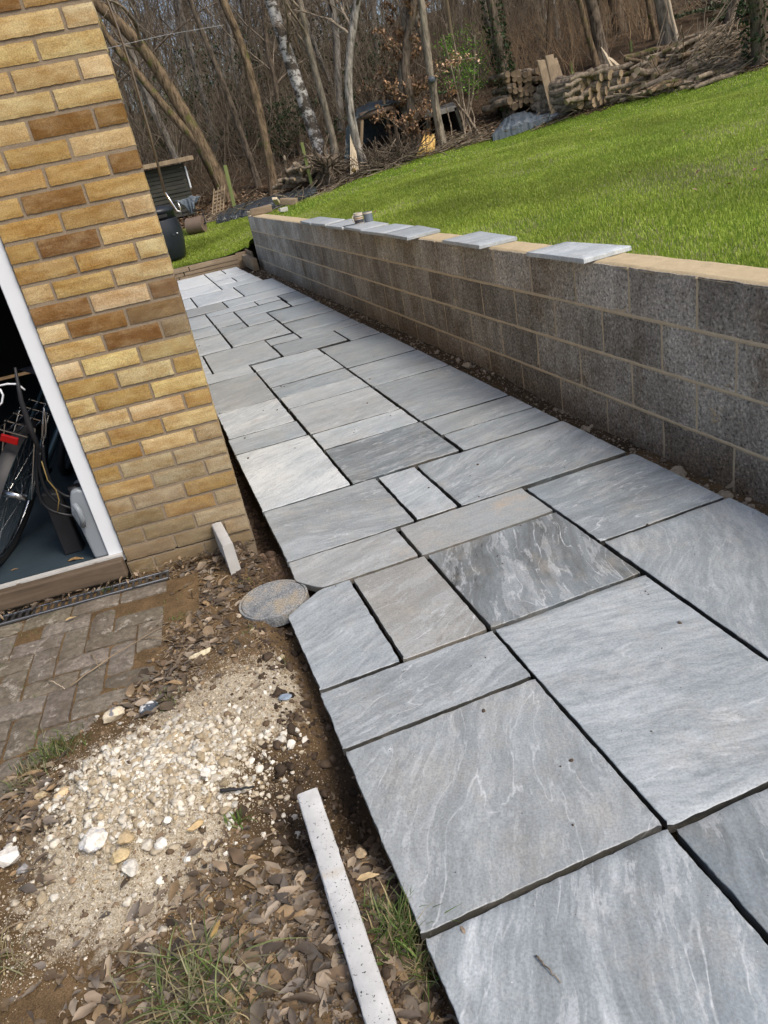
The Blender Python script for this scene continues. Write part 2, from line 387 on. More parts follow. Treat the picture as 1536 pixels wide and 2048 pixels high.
M = dict(
    slab=m_slab(), brick=m_brick(), mortar=m_mortar(), wmortar=m_mortar('wall_mortar', (.56, .455, .31)),
    cap=m_mortar('mortar_cap', (.50, .40, .25)), block=m_block(), soil=m_soil(),
    leaf=m_col('dead_leaf', .6, 60, .3, .002, .35), blade=m_col('grass_blade', .55, 30, spec=.3, var=.2, trans=.35), stone=m_col('stone', .85, 150, .5, .003, .2),
    lawnblade=m_col('lawn_blade', .5, 3, spec=.25, var=.25, trans=.45), greenleaf=m_col('green_leaf', .5, 40, var=.2, trans=.3),
    paver=m_paver(),
    turf=m_grass_ground(), litter=m_floor_litter(),
    bark=m_bark('bark', (.035, .028, .02), (.22, .175, .13), 20), bark2=m_bark('smooth_bark', (.085, .072, .052), (.34, .295, .225), 15),
    mossbark=m_bark('mossy_bark', (.045, .034, .022), (.24, .175, .11), 18, (.10, .105, .03), -.25), greybark=m_bark('grey_bark', (.06, .052, .043), (.40, .37, .32), 14),
    birch=m_birch(), twig=m_bark('twig_bark', (.085, .068, .05), (.33, .27, .20), 3, stretch=1), 
    log=m_bark('log_bark', (.07, .055, .042), (.33, .265, .19), 10, stretch=1), cut=m_wood('cut_wood', (.28, .195, .115), (.52, .40, .25), 8, axis=(1, 1, 1)),
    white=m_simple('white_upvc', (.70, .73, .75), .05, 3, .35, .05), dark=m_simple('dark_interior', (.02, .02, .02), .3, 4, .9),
    blackrub=m_simple('black_rubber', (.018, .018, .02), .2, 10, .5, .2), chrome=m_metal('chrome', (.75, .75, .75), .22),
    framepaint=m_metal('dark_green_paint', (.05, .085, .10), .25, .3), steel=m_metal('galvanised_steel', (.33, .34, .35), .45),
    pole=m_metal('worn_brass_pole', (.20, .16, .12), .35, .6), red=m_simple('red_reflector', (.25, .006, .006), .1, 20, .25, .1),
    silver=m_simple('silver_plastic', (.22, .245, .265), .08, 3, .35, .05), hose=m_simple('black_hose', (.008, .009, .011), .1, 10, .4, .05),
    yellow=m_simple('yellow_plastic', (.22, .155, .05), .1, 10, .5), gfloor=m_simple('blue_grey_floor', (.036, .054, .067), .25, 6, .55, .35, .002),
    thresh=m_wood('weathered_timber', (.05, .036, .024), (.17, .125, .085), 9, axis=(.15, 1.5, 1.5)), concrete=m_simple('pale_concrete', (.47, .46, .43), .2, 14, .9, .5),
    sleeper=m_wood('sleeper_timber', (.13, .095, .06), (.36, .28, .19), 8, axis=(.12, 1.2, 1.5)), plank=m_wood('plank_timber', (.14, .10, .065), (.40, .31, .2), 7),
    shed=m_wood('dark_shed_timber', (.025, .027, .022), (.07, .068, .055), 6, axis=(.2, 1, 1)), black=m_sheet('black_plastic_sheet', (.035, .04, .044), .2),
    bin=m_simple('black_bin_plastic', (.018, .022, .027), .15, 5, .32, .1), tarp=m_sheet('blue_grey_tarp', (.085, .105, .125), .42), darktarp=m_sheet('dark_green_tarp', (.03, .045, .052), .45),
    bag=m_sheet('yellow_bag', (.62, .42, .14), .6), rust=m_simple('rusty_brown_steel', (.16, .115, .085), .25, 8, .6, .3), greenpost=m_wood('green_timber_post', (.10, .14, .04), (.26, .27, .11), 9),
    roofgrey=m_wood('grey_roof_board', (.12, .115, .10), (.26, .25, .23), 6), bare=m_wood('bare_split_wood', (.45, .36, .24), (.75, .64, .47), 9),
)
def m_spotkerb():
    t = NT('speckled_concrete', .9, .15); p = t.coord()
    col = t.ramp(t.noise(p, 9, 6, .7), [(.3, (.44, .44, .42)), (.7, (.62, .62, .60))])
    hole = t.math('LESS_THAN', t.noise(p, 130, 3, .7), t.math('ADD', .32, t.math('MULTIPLY', t.noise(p, 12, 2), .07)))
    col = t.mix(hole, col, (.05, .045, .04))
    col = t.mix(t.ramp(t.noise(p, 4, 5, .7), [(.62, 0), (.75, .5)]), col, (.45, .33, .18))
    return t.out(col, t.bump(t.noise(p, 180, 4, .7), .4, .002))
M['kerb'] = m_spotkerb()
M['oldcut'] = m_wood('old_cut_wood', (.07, .05, .032), (.24, .175, .11), 9, axis=(1, 1, 1))
def m_manhole():
    t = NT('cast_iron_cover', .6, .4); p = t.coord()
    col = t.ramp(t.noise(p, 9, 8, .8), [(.36, (.12, .135, .145)), (.5, (.26, .265, .26)), (.6, (.34, .29, .21))])
    col = t.mix(1.0, col, t.ramp(t.noise(p, 150, 4, .7), [(.35, .45), (.65, 1.5)]), 'MULTIPLY')
    sq = t.math('GREATER_THAN', t.voro(t.mapping(p, (1, 1, 0)), 55, rnd=0), .32)
    return t.out(col, t.bump(t.math('ADD', sq, t.noise(p, 120, 4)), .5, .003))
M['manhole'] = m_manhole()

# ---------------- ground heights ----------------
CP = np.array([(-6, 10.6, .05), (-2, 10.6, .13), (0, 10.6, .15), (.7, 10.6, .19), (.53, 14, .55), (-2, 14, .48), (-6, 14, .4), (2.25, 13.6, .585),
    (3.35, 13.5, .785), (5, 13.5, .955), (6.7, 13.5, 1.03), (8, 13, 1.117), (9.2, 12, 1.217), (10.2, 11, 1.26), (10.3, 10, 1.25), (12, 8, 1.35), (13, 4, 1.4),
    (.8, 10.5, .19), (1.12, 10.3, .5), (1.25, 9.6, .69), (1.35, 8.5, .695), (1.6, 6, .70), (1.9, 4, .70), (2.1, 2, .70), (2.3, 0, .70), (2.6, -4, .70), (3.4, 4, .78), (3.6, 0, .78), (6, 5, .96), (10, 4, 1.22), (6, 0, .93), (12, -2, 1.25), (6, 9, 1.0),
    (3, 10.5, .74), (1.2, 11.5, .42), (10.5, 12.6, 1.75), (12.5, 12.5, 2.1), (8.5, 14.8, 1.75), (6, 15.5, 1.5), (3.5, 16, 1.25), (0, 16, .85), (-4, 16, .7), (0, 20, 1.5), (6, 20, 2.4), (12, 18, 3.0), (18, 14, 3.2), (-8, 20, 1.3), (18, 5, 1.9), (20, -4, 1.6)])
def _k(r): return np.where(r > 0, r * r * np.log(r + 1e-9), 0)
_n = len(CP); _A = np.zeros((_n + 3, _n + 3)); _d = np.hypot(CP[:, None, 0] - CP[None, :, 0], CP[:, None, 1] - CP[None, :, 1])
_A[:_n, :_n] = _k(_d) + np.eye(_n) * .05; _A[:_n, _n] = 1; _A[:_n, _n + 1:] = CP[:, :2]; _A[_n, :_n] = 1; _A[_n + 1:, :_n] = CP[:, :2].T
_w = np.linalg.solve(_A, np.r_[CP[:, 2], 0, 0, 0])
def H(x, y):
    x = np.asarray(x, float); y = np.asarray(y, float)
    cx = np.clip(x, -9, 19); cy = np.clip(y, -5, 20); sh = cx.shape; fx = cx.ravel(); fy = cy.ravel(); z = np.empty(len(fx))
    for i in range(0, len(fx), 40000):
        a = fx[i:i + 40000]; b = fy[i:i + 40000]
        z[i:i + 40000] = _k(np.hypot(a[:, None] - CP[None, :, 0], b[:, None] - CP[None, :, 1])) @ _w[:_n] + _w[_n] + _w[_n + 1] * a + _w[_n + 2] * b
    z = z.reshape(sh)
    d = np.hypot(np.maximum(0, np.abs(x - 5) - 12) * .6, np.maximum(0, y - 19))
    return z + np.where(d < 45, .115 * d, .115 * 45 + .04 * (d - 45)) + .5 * (fbm(x * .18, y * .18, 3, 5) - .45) * sstep(14, 24, y)
def Hp(px, py, y0=6., y1=60.):        # where a line of sight meets that ground
    Y = np.linspace(y0, y1, 600); P = np.array([at(px, py, yy) for yy in Y]); s = P[:, 2] - H(P[:, 0], P[:, 1])
    k = np.argmax(s < 0); return P[k] if s[k] < 0 else P[-1]
# the retaining wall: line, top and ends
WX0, WANG, WZ = 1.95267, -0.1045, .7274
Wd = np.array([math.sin(WANG), math.cos(WANG), 0]); Wn = np.array([math.cos(WANG), -math.sin(WANG), 0])   # along, away from the path
def wpt(s, off=0., z=0.): return np.array([WX0, 0, 0]) + Wd * s + Wn * off + np.array([0, 0, z])
WEND = 10.06
def woff(x, y):   # signed distance behind the face of the wall
    return (x - WX0) * Wn[0] + y * Wn[1]

rub_c = on(330, 1560, -.03)
def G(x, y):                        # the dug-over soil beside the slabs
    x = np.asarray(x, float); y = np.asarray(y, float)
    u = x * Ud[0] + y * Ud[1]; v = x * Vd[0] + y * Vd[1]
    z = -.062 + .03 * (fbm(x * 3, y * 3, 4, 1) - .5) + .018 * (fbm(x * 14, y * 14, 4, 2) - .5) + .008 * (fbm(x * 50, y * 50, 3, 3) - .5)
    m = np.exp(-(((x - rub_c[0] + .06) / .30) ** 2 + ((y - rub_c[1]) / .24) ** 2)); z = z + (.115 + .09 * (fbm(x * 16, y * 16, 4, 71) - .5)) * m
    z = z + .022 * np.exp(-(((x + .10) / .3) ** 2 + ((y + .95) / .28) ** 2))
    tr = sstep(-.10, -.015, u) * (v < 10)
    z = z - .055 * tr
    hu = u + .125 + .03 * (fbm(x * 9, y * 9, 3, 61) - .5); hole = np.exp(-((hu / .14) ** 4 + ((v + 1.60 + .12 * (fbm(x * 7, y * 7, 3, 62) - .5)) / .19) ** 4)); z = z - (.12 + .05 * (fbm(x * 22, y * 22, 4, 63) - .5)) * hole
    gap = sstep(-.1, .02, v) * sstep(-.06, .03, u); z = z - .09 * gap * (v < 10.5)
    z = z + .05 * np.exp(-((x + .06) ** 2 + (y + .10) ** 2) / .012)
    z = np.where(u > .12, np.minimum(z, -.088), z)
    z = np.where(y > 0.02, np.where(u < 0, np.minimum(z, -.12), z), z)
    far = sstep(1.60, 1.72, u) + ((v > 8.05) & (u > 1.5))
    far = np.clip(far, 0, 1)
    gl = -.148 + .05 * sstep(.7, 1.6, y) - .045 * sstep(5, 8, y) * 0
    far = np.clip(sstep(1.66, 1.72, u) * (v < 8.05) + ((v > 8.05) & (u > 1.5)), 0, 1)
    z = z * (1 - far) + far * (gl + .04 * (fbm(x * 14, y * 14, 4, 8) - .45))
    return z

def grid(xs, ys, zf, name, mat, keep=None, attrs=None, kind='structure', tf=None, smooth=True):
    X, Y = np.meshgrid(xs, ys, indexing='ij')
    if tf: X, Y = tf(X, Y)
    Z = zf(X, Y); V = np.stack([X, Y, Z], -1).reshape(-1, 3); ny = len(ys)
    i, j = np.meshgrid(np.arange(len(xs) - 1), np.arange(ny - 1), indexing='ij')
    F = np.stack([i * ny + j, (i + 1) * ny + j, (i + 1) * ny + j + 1, i * ny + j + 1], -1).reshape(-1, 4)
    if keep is not None:
        c = V[F].mean(axis=1); F = F[keep(c[:, 0], c[:, 1])]
        used = np.unique(F); mp = np.full(len(V), -1); mp[used] = np.arange(len(used)); V = V[used]; F = mp[F]
    at_ = attrs(V[:, 0], V[:, 1]) if attrs else None
    o = link(name, raw_mesh(name, V, F, at_, smooth), mat); tag(o, kind=kind); return o

# soil beside and under the path
def soil_attrs(x, y):
    u = x * Ud[0] + y * Ud[1]; v = x * Vd[0] + y * Vd[1]
    m = np.exp(-(((x - rub_c[0]) / .36) ** 2 + ((y - rub_c[1]) / .30) ** 2) ** 1.5)
    m2 = .75 * np.exp(-(((x + .08) / .28) ** 2 + ((y + 1.08) / .2) ** 2)); m3 = .62 * np.exp(-(((x + .50) / .28) ** 2 + ((y + 1.72) / .22) ** 2))
    ch = np.clip(m + m2 + m3, 0, 1) * .95
    hole = np.exp(-(((u + .13) / .18) ** 4 + ((v + 1.58) / .22) ** 4)) * np.clip(.55 + 1.2 * fbm(x * 10, y * 10, 3, 64), 0, 1); edge = sstep(-.07, -.01, u) * .55 * (v < 0) + sstep(-.05, .02, u) * (v > -.15)
    wallgap = sstep(1.6, 1.75, u) * .25
    return {'chalk': ch * (1 - np.clip(hole * 1.3 + edge, 0, 1)), 'dark_amt': np.clip(hole * .9 + edge - wallgap, 0, 1)}  # darker in the hollow, along slab edges and in the pillar slot
xs = np.arange(-1.0, 2.35, .0125); ys = np.arange(-3.0, 1.0, .0125)
def near_keep(x, y): return (x > -.98) & ~((x < -.03) & (y > .04)) & ~((x < -.55) & (y > -.02)) & (woff(x, y) < .1)
grid(xs, ys, G, 'soil', M['soil'], near_keep, soil_attrs)
grid(np.arange(-.2, 2.35, .04), np.arange(.9875, 10.62, .04), G, 'soil_under_path', M['soil'],
     lambda x, y: (woff(x, y) < .12) & (x * Ud[0] + y * Ud[1] > -.35), soil_attrs)

# lawn (turf) in the path's own frame
def uvtf(U_, V_): return U_ * Ud[0] + V_ * Vd[0], U_ * Ud[1] + V_ * Vd[1]
LE = np.array([(-7, 13.6), (-2, 13.9), (.53, 14), (2.25, 13.6), (3.35, 13.5), (5, 13.5), (6.7, 13.5), (8, 13), (9.2, 12), (10.2, 11), (10.9, 10), (12, 8.5), (14, 7), (24, 6)])
def lawn_y(x): return np.interp(x, LE[:, 0], LE[:, 1]) + .10 * (fbm(x * 1.5, x * 0 + 3, 3) - .5)
def lawn_keep(x, y, m=0.0):
    u = x * Ud[0] + y * Ud[1]; v = x * Vd[0] + y * Vd[1]
    right = woff(x, y) > .10 + m
    return ((v > 10.66 + m * .6) | ((v > 10.06) & (u > 1.77 + m * .3)) | (right & (v > -4))) & (y < lawn_y(x) + .02) & (right | (y > 9.9))
grid(np.arange(-6, 22, .1), np.arange(-4, 16, .1), lambda x, y: H(x, y) - .01, 'lawn', M['turf'], lambda x, y: lawn_keep(x, y), tf=uvtf)
# woodland floor and the wooded hillside, out to the horizon
def gx(a, b, n): return np.linspace(a, b, n)
XF = np.concatenate([np.linspace(-260, -12, 26)[:-1], np.linspace(-12, 26, 191), np.linspace(26, 300, 28)[1:]])
YF = np.concatenate([np.linspace(-5, 30, 176), np.linspace(30, 420, 60)[1:]])
def litter_z(x, y): return H(x, y) + .05 * (fbm(x * 2.3, y * 2.3, 4, 9) - .35) * sstep(13, 15, y)
grid(XF, YF, litter_z, 'woodland_floor', M['litter'], lambda x, y: (y > lawn_y(x) - .12) | (x > 21) | ((x < -5.5) & (y > 10)))
# one big low sheet under everything
b = MB(); b.V.append(np.array([(-300, -300, -.9), (300, -300, -.9), (300, 420, -.9), (-300, 420, -.9)], float)); b.F.append((0, 1, 2, 3)); b.n = 4
tag(b.build('ground', M['soil']), kind='structure')

# ---------------- sandstone slabs ----------------
# u0, u1, v0, v1, tint, warm, contrast, streak angle, label
SL = [
(0, .60, -3.0, -2.10, .60, .05, .85, 62, 'large grey slab with broad white streaks at the bottom edge of the photo'),
(.61, 1.18, -3.0, -2.115, .42, .02, .75, 70, 'dark grey streaked slab cut off by the lower right corner of the photo'),
(0, .60, -2.09, -1.497, .55, .25, .5, 62, 'large square grey slab with two small tan spots beside the long concrete kerb'),
(0, .60, -1.487, -1.215, .60, .12, .6, 12, 'oblong grey slab with a flaked pale edge just above the big square one'),
(.606, 1.185, -2.105, -1.22, .66, .0, .42, -12, 'largest pale blue grey slab with fine ripples, right of the long central joint'),
(1.195, 1.77, -1.84, -.955, .60, .0, .35, 60, 'blue grey slab with thin white wavy lines at the right edge of the photo'),
(1.195, 1.77, -2.75, -1.85, .6, .0, .4, 20, 'grey slab showing only at the far right edge of the photo'),
('pent', .281, -1.205, -.615, .62, .05, .35, 20, 'pale grey slab with its corner cut off beside the round cover'),
(.291, .592, -1.205, -.625, .42, .8, .55, 25, 'upright grey slab with rusty tan edge stains next to the one with a cut corner'),
(.602, 1.182, -1.21, -.635, .34, .12, .85, 74, 'dark grey slab with bold white wavy veins in the middle of the path'),
('cut', .575, -.615, -.335, .62, .55, .5, 14, 'oblong slab with a tan blotch touching the round cover'),
(.09, .672, -.325, .235, .56, .2, .5, -8, 'grey slab with one orange spot near the foot of the brick pillar'),
(.682, .880, -.325, .225, .70, .02, .3, 20, 'narrow pale upright slab between the orange spotted slab and the diagonal streaked one'),
(.586, 1.18, -.625, -.345, .56, .6, .2, 5, 'plain beige grey strip slab above the slab with bold white veins'),
(.892, 1.735, -.335, .225, .57, .08, .55, 22, 'large slab with dark diagonal streaks reaching the wall side'),
(1.192, 1.755, -.945, -.36, .52, .02, .55, 0, 'grey slab with dense rippled streaks below the diagonally streaked one on the wall side'),
(.09, .546, .245, 1.145, .84, .03, .3, 30, 'bright whitish slab beside the base of the brick pillar'),  # high tint carries painted sky glare, as on the bright far slabs
(.09, .541, 1.155, 1.46, .66, .05, .35, 5, 'grey strip slab beyond the bright whitish one at the pillar'),
(.10, .536, 1.47, 2.075, .78, .05, .3, 30, 'pale slab with a scooped surface beside the pillar'),
(.10, .536, 2.085, 2.955, .58, .35, .3, 20, 'dull grey slab with faint tan marks beside the pillar edge'),
(.10, .53, 2.965, 3.26, .72, .05, .2, 5, 'narrow pale strip slab above the dull slab with tan marks'),
(.556, 1.142, .245, .805, .42, .02, .5, 8, 'darkest grey slab in the centre of the path'),
(.556, 1.137, .815, 1.115, .76, .0, .3, 10, 'pale strip slab with crumbs of soil on it above the darkest grey slab'),
(.553, 1.134, 1.125, 1.735, .68, .25, .35, 8, 'cream grey slab with an orange corner by the long joint'),
(.551, 1.134, 1.745, 2.045, .74, .1, .3, 8, 'pale strip slab right above the cream slab with the orange corner'),
(.549, 1.134, 2.055, 2.365, .60, .0, .45, 8, 'blue grey streaked strip slab second above the cream slab with the orange corner'),
(.546, 1.134, 2.375, 2.935, .66, .1, .5, 25, 'pale slab with swirling grain above the streaked blue grey strip'),
(.543, 1.128, 2.945, 3.205, .74, .0, .3, 8, 'thin pale strip slab closing the centre column before the offset rows'),
(1.16, 1.725, .235, .51, .57, .05, .35, 15, 'smooth blue grey strip slab beside the wall nearest the diagonal streaks'),
(1.155, 1.725, .52, .80, .58, .3, .5, 12, 'grey strip slab with scraped chalky marks beside the wall'),
(1.148, 1.722, .81, 1.705, .57, .02, .3, 10, 'large plain grey slab beside the wall below the blue patched one'),
(1.146, 1.722, 1.715, 2.325, .63, .0, .35, 8, 'pale slab with a blue patch beside the wall'),
(1.14, 1.715, 2.335, 3.15, .58, .02, .2, 8, 'plain grey slab beside the wall above the blue patched one'),
(.835, 1.412, 3.215, 3.745, .57, .02, .3, 8, 'grey oblong slab outlined by dark joints in the offset rows'),
(1.422, 1.70, 3.16, 3.70, .60, .0, .3, 8, 'square grey slab on the wall side of the slab outlined by dark joints'),
(.825, 1.107, 3.755, 4.025, .66, .05, .25, 8, 'small pale slab with specks of soil left of the cracked strip'),
(1.117, 1.69, 3.71, 4.02, .62, .0, .3, 8, 'cracked strip slab with a stepped edge near the wall'),
(.232, .822, 3.27, 4.09, .66, .15, .2, 15, 'broad cream grey slab just clear of the pillar in the offset rows'),
(-.05, .222, 3.27, 4.09, .74, .0, .4, 30, 'sliver of pale slab half hidden by the pillar with a dark vein'),
(1.118, 1.69, 4.03, 4.62, .60, .0, .2, 8, 'plain grey slab near half of the big square block by the wall'),
(1.118, 1.688, 4.63, 5.44, .60, .0, .2, 8, 'plain grey slab far half of the big square block by the wall'),
(.522, 1.106, 4.10, 4.91, .66, .0, .35, 30, 'broad slab with diagonal ripples mid way up the path'),
(.522, .806, 4.92, 5.23, .58, .1, .2, 8, 'small square greenish grey slab notched above the rippled one'),
(.816, 1.106, 4.92, 5.50, .66, .0, .2, 8, 'upright pale slab right of the small greenish square'),
(.522, .806, 5.24, 5.50, .68, .0, .2, 8, 'small pale slab directly behind the greenish square'),
(-.05, .511, 4.10, 4.92, .70, .0, .3, 8, 'pale slab against the pillar edge left of the rippled slab'),
(-.05, .511, 4.93, 5.50, .68, .0, .3, 8, 'pale slab against the pillar edge behind the one left of the rippled slab'),
(-.05, .510, 5.52, 6.36, .70, .05, .2, 8, 'cream slab at the pillar edge in the notched far row'),
(.520, .811, 5.52, 6.05, .70, .05, .2, 8, 'cream slab right of the cream one at the pillar edge'),
(.520, 1.127, 6.06, 6.40, .74, .0, .2, 8, 'slim pale strip slab stepping over the cream far slabs'),
(1.137, 1.42, 6.09, 6.40, .72, .0, .2, 8, 'tiny pale slab right of the slim far strip'),
(.821, 1.405, 5.50, 6.05, .68, .0, .25, 8, 'pale oblong far slab below the tiny pale one'),
(1.435, 1.69, 5.80, 6.40, .46, .0, .3, 8, 'dark blue grey small slab by the wall far up the path'),
(1.415, 1.69, 5.46, 5.79, .66, .0, .2, 8, 'small pale slab just in front of the dark blue grey small one'),
(-.05, .806, 6.42, 7.01, .55, .45, .2, 8, 'wide greenish grey slab crossing the far part of the path'),
(.816, 1.69, 6.42, 6.99, .74, .0, .2, 8, 'long pale slab right of the wide greenish far slab'),
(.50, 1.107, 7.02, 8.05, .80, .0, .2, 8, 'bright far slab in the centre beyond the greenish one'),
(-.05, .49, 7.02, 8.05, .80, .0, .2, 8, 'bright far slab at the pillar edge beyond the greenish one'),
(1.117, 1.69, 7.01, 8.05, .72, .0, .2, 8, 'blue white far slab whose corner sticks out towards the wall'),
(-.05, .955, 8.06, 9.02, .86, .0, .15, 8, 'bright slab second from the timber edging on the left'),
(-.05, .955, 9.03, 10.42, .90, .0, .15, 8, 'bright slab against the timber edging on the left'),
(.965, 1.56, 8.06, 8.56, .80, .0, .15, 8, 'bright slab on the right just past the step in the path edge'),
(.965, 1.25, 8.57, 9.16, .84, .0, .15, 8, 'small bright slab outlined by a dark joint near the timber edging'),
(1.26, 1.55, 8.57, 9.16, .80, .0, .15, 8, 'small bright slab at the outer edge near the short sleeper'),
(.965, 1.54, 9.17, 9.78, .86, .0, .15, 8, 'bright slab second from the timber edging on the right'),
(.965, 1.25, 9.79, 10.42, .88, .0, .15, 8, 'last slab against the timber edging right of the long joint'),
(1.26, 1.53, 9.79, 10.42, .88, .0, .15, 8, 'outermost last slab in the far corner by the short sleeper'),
]
TOP = -.04
def slab_mesh(k, S):
    if S[0] == 'pent':
        poly = [(.006, S[2]), (S[1], S[2]), (S[1], S[3]), (.158, S[3]), (.002, -.725)]; u0, u1, v0, v1 = .0, S[1], S[2], S[3]; rest = S[4:]
    elif S[0] == 'cut':
        poly = [(.20, S[2]), (S[1], S[2]), (S[1], S[3]), (.09, S[3]), (.085, -.50), (.16, S[2] + .01)]; u0, u1, v0, v1 = .09, S[1], S[2], S[3]; rest = S[4:]
    else:
        u0, u1, v0, v1 = S[:4]; rest = S[4:]; poly = [(u0, v0), (u1, v0), (u1, v1), (u0, v1)]
    tint, warm, con, ang = rest[:4]
    near = v0 < 4
    step = .012 if near else .05
    # boundary ring with ragged edges
    ring = []
    for a, b_ in zip(poly, poly[1:] + poly[:1]):
        a = np.array(a); b_ = np.array(b_); n = max(2, int(np.linalg.norm(b_ - a) / step))
        nr = np.array([-(b_ - a)[1], (b_ - a)[0]]) / np.linalg.norm(b_ - a)
        for i in range(n):
            t = i / n; q = a + (b_ - a) * t
            w = .0035 * (vnoise(np.float64(q[0] * 28 + k * 7.3), np.float64(q[1] * 28 + k), 2) - .35) + .002 * (vnoise(np.float64(q[0] * 110), np.float64(q[1] * 110), 3) - .5) + .006 * max(0, vnoise(np.float64(q[0] * 9 + k), np.float64(q[1] * 9), 5) - .72)
            e = min(t, 1 - t) * n * step
            ring.append(q + nr * (w + (.0024 if near else .0040) + .004 * math.exp(-e / .006)))
    ring = np.array(ring); N = len(ring); c = ring.mean(0)
    # polar layers from the ring to the centre give an uneven top
    L = [0, .006, .05, .12, .22, .34, .48, .64, .82] if near else [0, .008, .3, .65]
    tilt = rng.normal(0, .0022, 2); dz = rng.normal(0, .0012) if near else rng.normal(0, .001)
    V = []; 
    hw = min(u1 - u0, v1 - v0)
    def zt(q): 
        return TOP + dz + (q[:, 0] - c[0]) * tilt[0] + (q[:, 1] - c[1]) * tilt[1] + .006 * (fbm(q[:, 0] * 5 + k * 3.7, q[:, 1] * 9 + k, 4, 4) - .5)
    for z_ in (-.028, -.0052 if near else -.0034): V.append(np.c_[ring + (rng.normal(0, .0007, ring.shape)), np.full(N, TOP + z_)])
    for j, l in enumerate(L):
        q = ring + (c - ring) * l; z = zt(q)
        if j == 0: z = z - .0016 - .002 * np.clip(fbm(q[:, 0] * 20, q[:, 1] * 20, 3, k) - .5, 0, 1)
        V.append(np.c_[q, z])
    V.append(np.array([[c[0], c[1], zt(c[None])[0]]]))
    nl = len(V) - 1; V = np.concatenate(V); F = []
    for j in range(nl - 1):
        for i in range(N): F.append((j * N + i, j * N + (i + 1) % N, (j + 1) * N + (i + 1) % N, (j + 1) * N + i))
    for i in range(N): F.append(((nl - 1) * N + i, (nl - 1) * N + (i + 1) % N, nl * N))
    F.append(tuple(range(N))[::-1])
    a = R(ang); U_, V_ = V[:, 0] - c[0], V[:, 1] - c[1]
    scv = np.c_[U_ * math.cos(a) + V_ * math.sin(a) + k * 3.17, -U_ * math.sin(a) + V_ * math.cos(a) + k * 1.31, V[:, 2] * 2 + k * .77]
    W = np.c_[V[:, 0] * Ud[0] + V[:, 1] * Vd[0], V[:, 0] * Ud[1] + V[:, 1] * Vd[1], V[:, 2]]
    return W, F, scv, tint, warm, con, N
for k, S in enumerate(SL):
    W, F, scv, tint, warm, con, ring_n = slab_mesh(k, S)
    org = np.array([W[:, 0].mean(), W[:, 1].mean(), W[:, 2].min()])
    me = raw_mesh('paving_slab', W - org, F, {'sc': scv, 'tint': np.where(np.arange(len(W)) < ring_n * 2, -2.0, tint), 'warm': np.full(len(W), warm), 'con': np.where(np.arange(len(W)) < ring_n * 2, .05, con)}, True)  # side rings tinted near black: shade of the joints painted in
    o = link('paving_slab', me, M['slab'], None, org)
    es = o.modifiers.new('edges', 'EDGE_SPLIT'); es.split_angle = R(38)
    tag(o, S[-1], 'paving slab', 'grey sandstone slabs laid as a garden path', 'thing')

# ---------------- block retaining wall ----------------
wall = empty('retaining_wall', wpt(5, .1, -.17), 'long low wall of grey concrete blocks with tan mortar beside the lawn', 'wall'); wall['kind'] = 'thing'
b = MB(); mo = MB()
y0 = -.3545
Wm = np.c_[Wd, Wn, [0, 0, 1]]
for c in range(4):
    n0 = -8
    sh = .225 if c % 2 == 0 else 0
    zt_ = WZ - .225 * c; zb = zt_ - .211
    s = y0 + 450e-3 * n0 + (0 if c % 2 else .225) * 1.0
    s = y0 + .45 * n0 + (0 if c % 2 == 0 or c == 0 else 0)
    s = y0 + .45 * (n0 + (.5 if c in (1, 3) else 0)) if False else y0 + .45 * (n0 + (0, 0.5, 0, 0.5)[c])
    while s < WEND - .02:
        e = min(s + .436, WEND); e2 = e
        if e - s > .05:
            tint = rng.uniform(.30, .68) + (.14 if c == 0 else 0) + (.10 if s > 7.5 else 0); 
            # block face as a small grid so that arrises wander
            ns, nz = 10, 6; ss = np.linspace(s, e, ns); zz = np.linspace(zb, zt_, nz)
            if c == 0: tint += .05
            P = []; D = []
            for i, a in enumerate(ss):
                for j, z in enumerate(zz):
                    edge_ = (i in (0, ns - 1)) or (j in (0, nz - 1)); ja = rng.normal(0, .0011) if i in (0, ns - 1) else 0; jz = rng.normal(0, .0011) if j in (0, nz - 1) else 0
                    P.append(wpt(a + ja, (.0012 if edge_ else 0) + rng.normal(0, .0007), z + jz))
                    D.append(np.clip((.26 - (z + .17)) / .22, 0, 1) * 1.0)
            Fq = [(i * nz + j, (i + 1) * nz + j, (i + 1) * nz + j + 1, i * nz + j + 1) for i in range(ns - 1) for j in range(nz - 1)]
            rings = [0 * nz + j for j in range(nz)] + [i * nz + nz - 1 for i in range(1, ns)] + [(ns - 1) * nz + j for j in range(nz - 2, -1, -1)] + [i * nz for i in range(ns - 2, 0, -1)]
            base = len(P)
            for q in rings: P.append(np.array(P[q]) + Wn * .205); D.append(D[q])
            m_ = len(rings)
            for i in range(m_): Fq.append((rings[i], rings[(i + 1) % m_], base + (i + 1) % m_, base + i))
            b.add(P, [f[::-1] for f in Fq], tint=np.full(len(P), tint), dirt=np.array(D))
        s += .45
b.build('blocks', M['block'], wall)
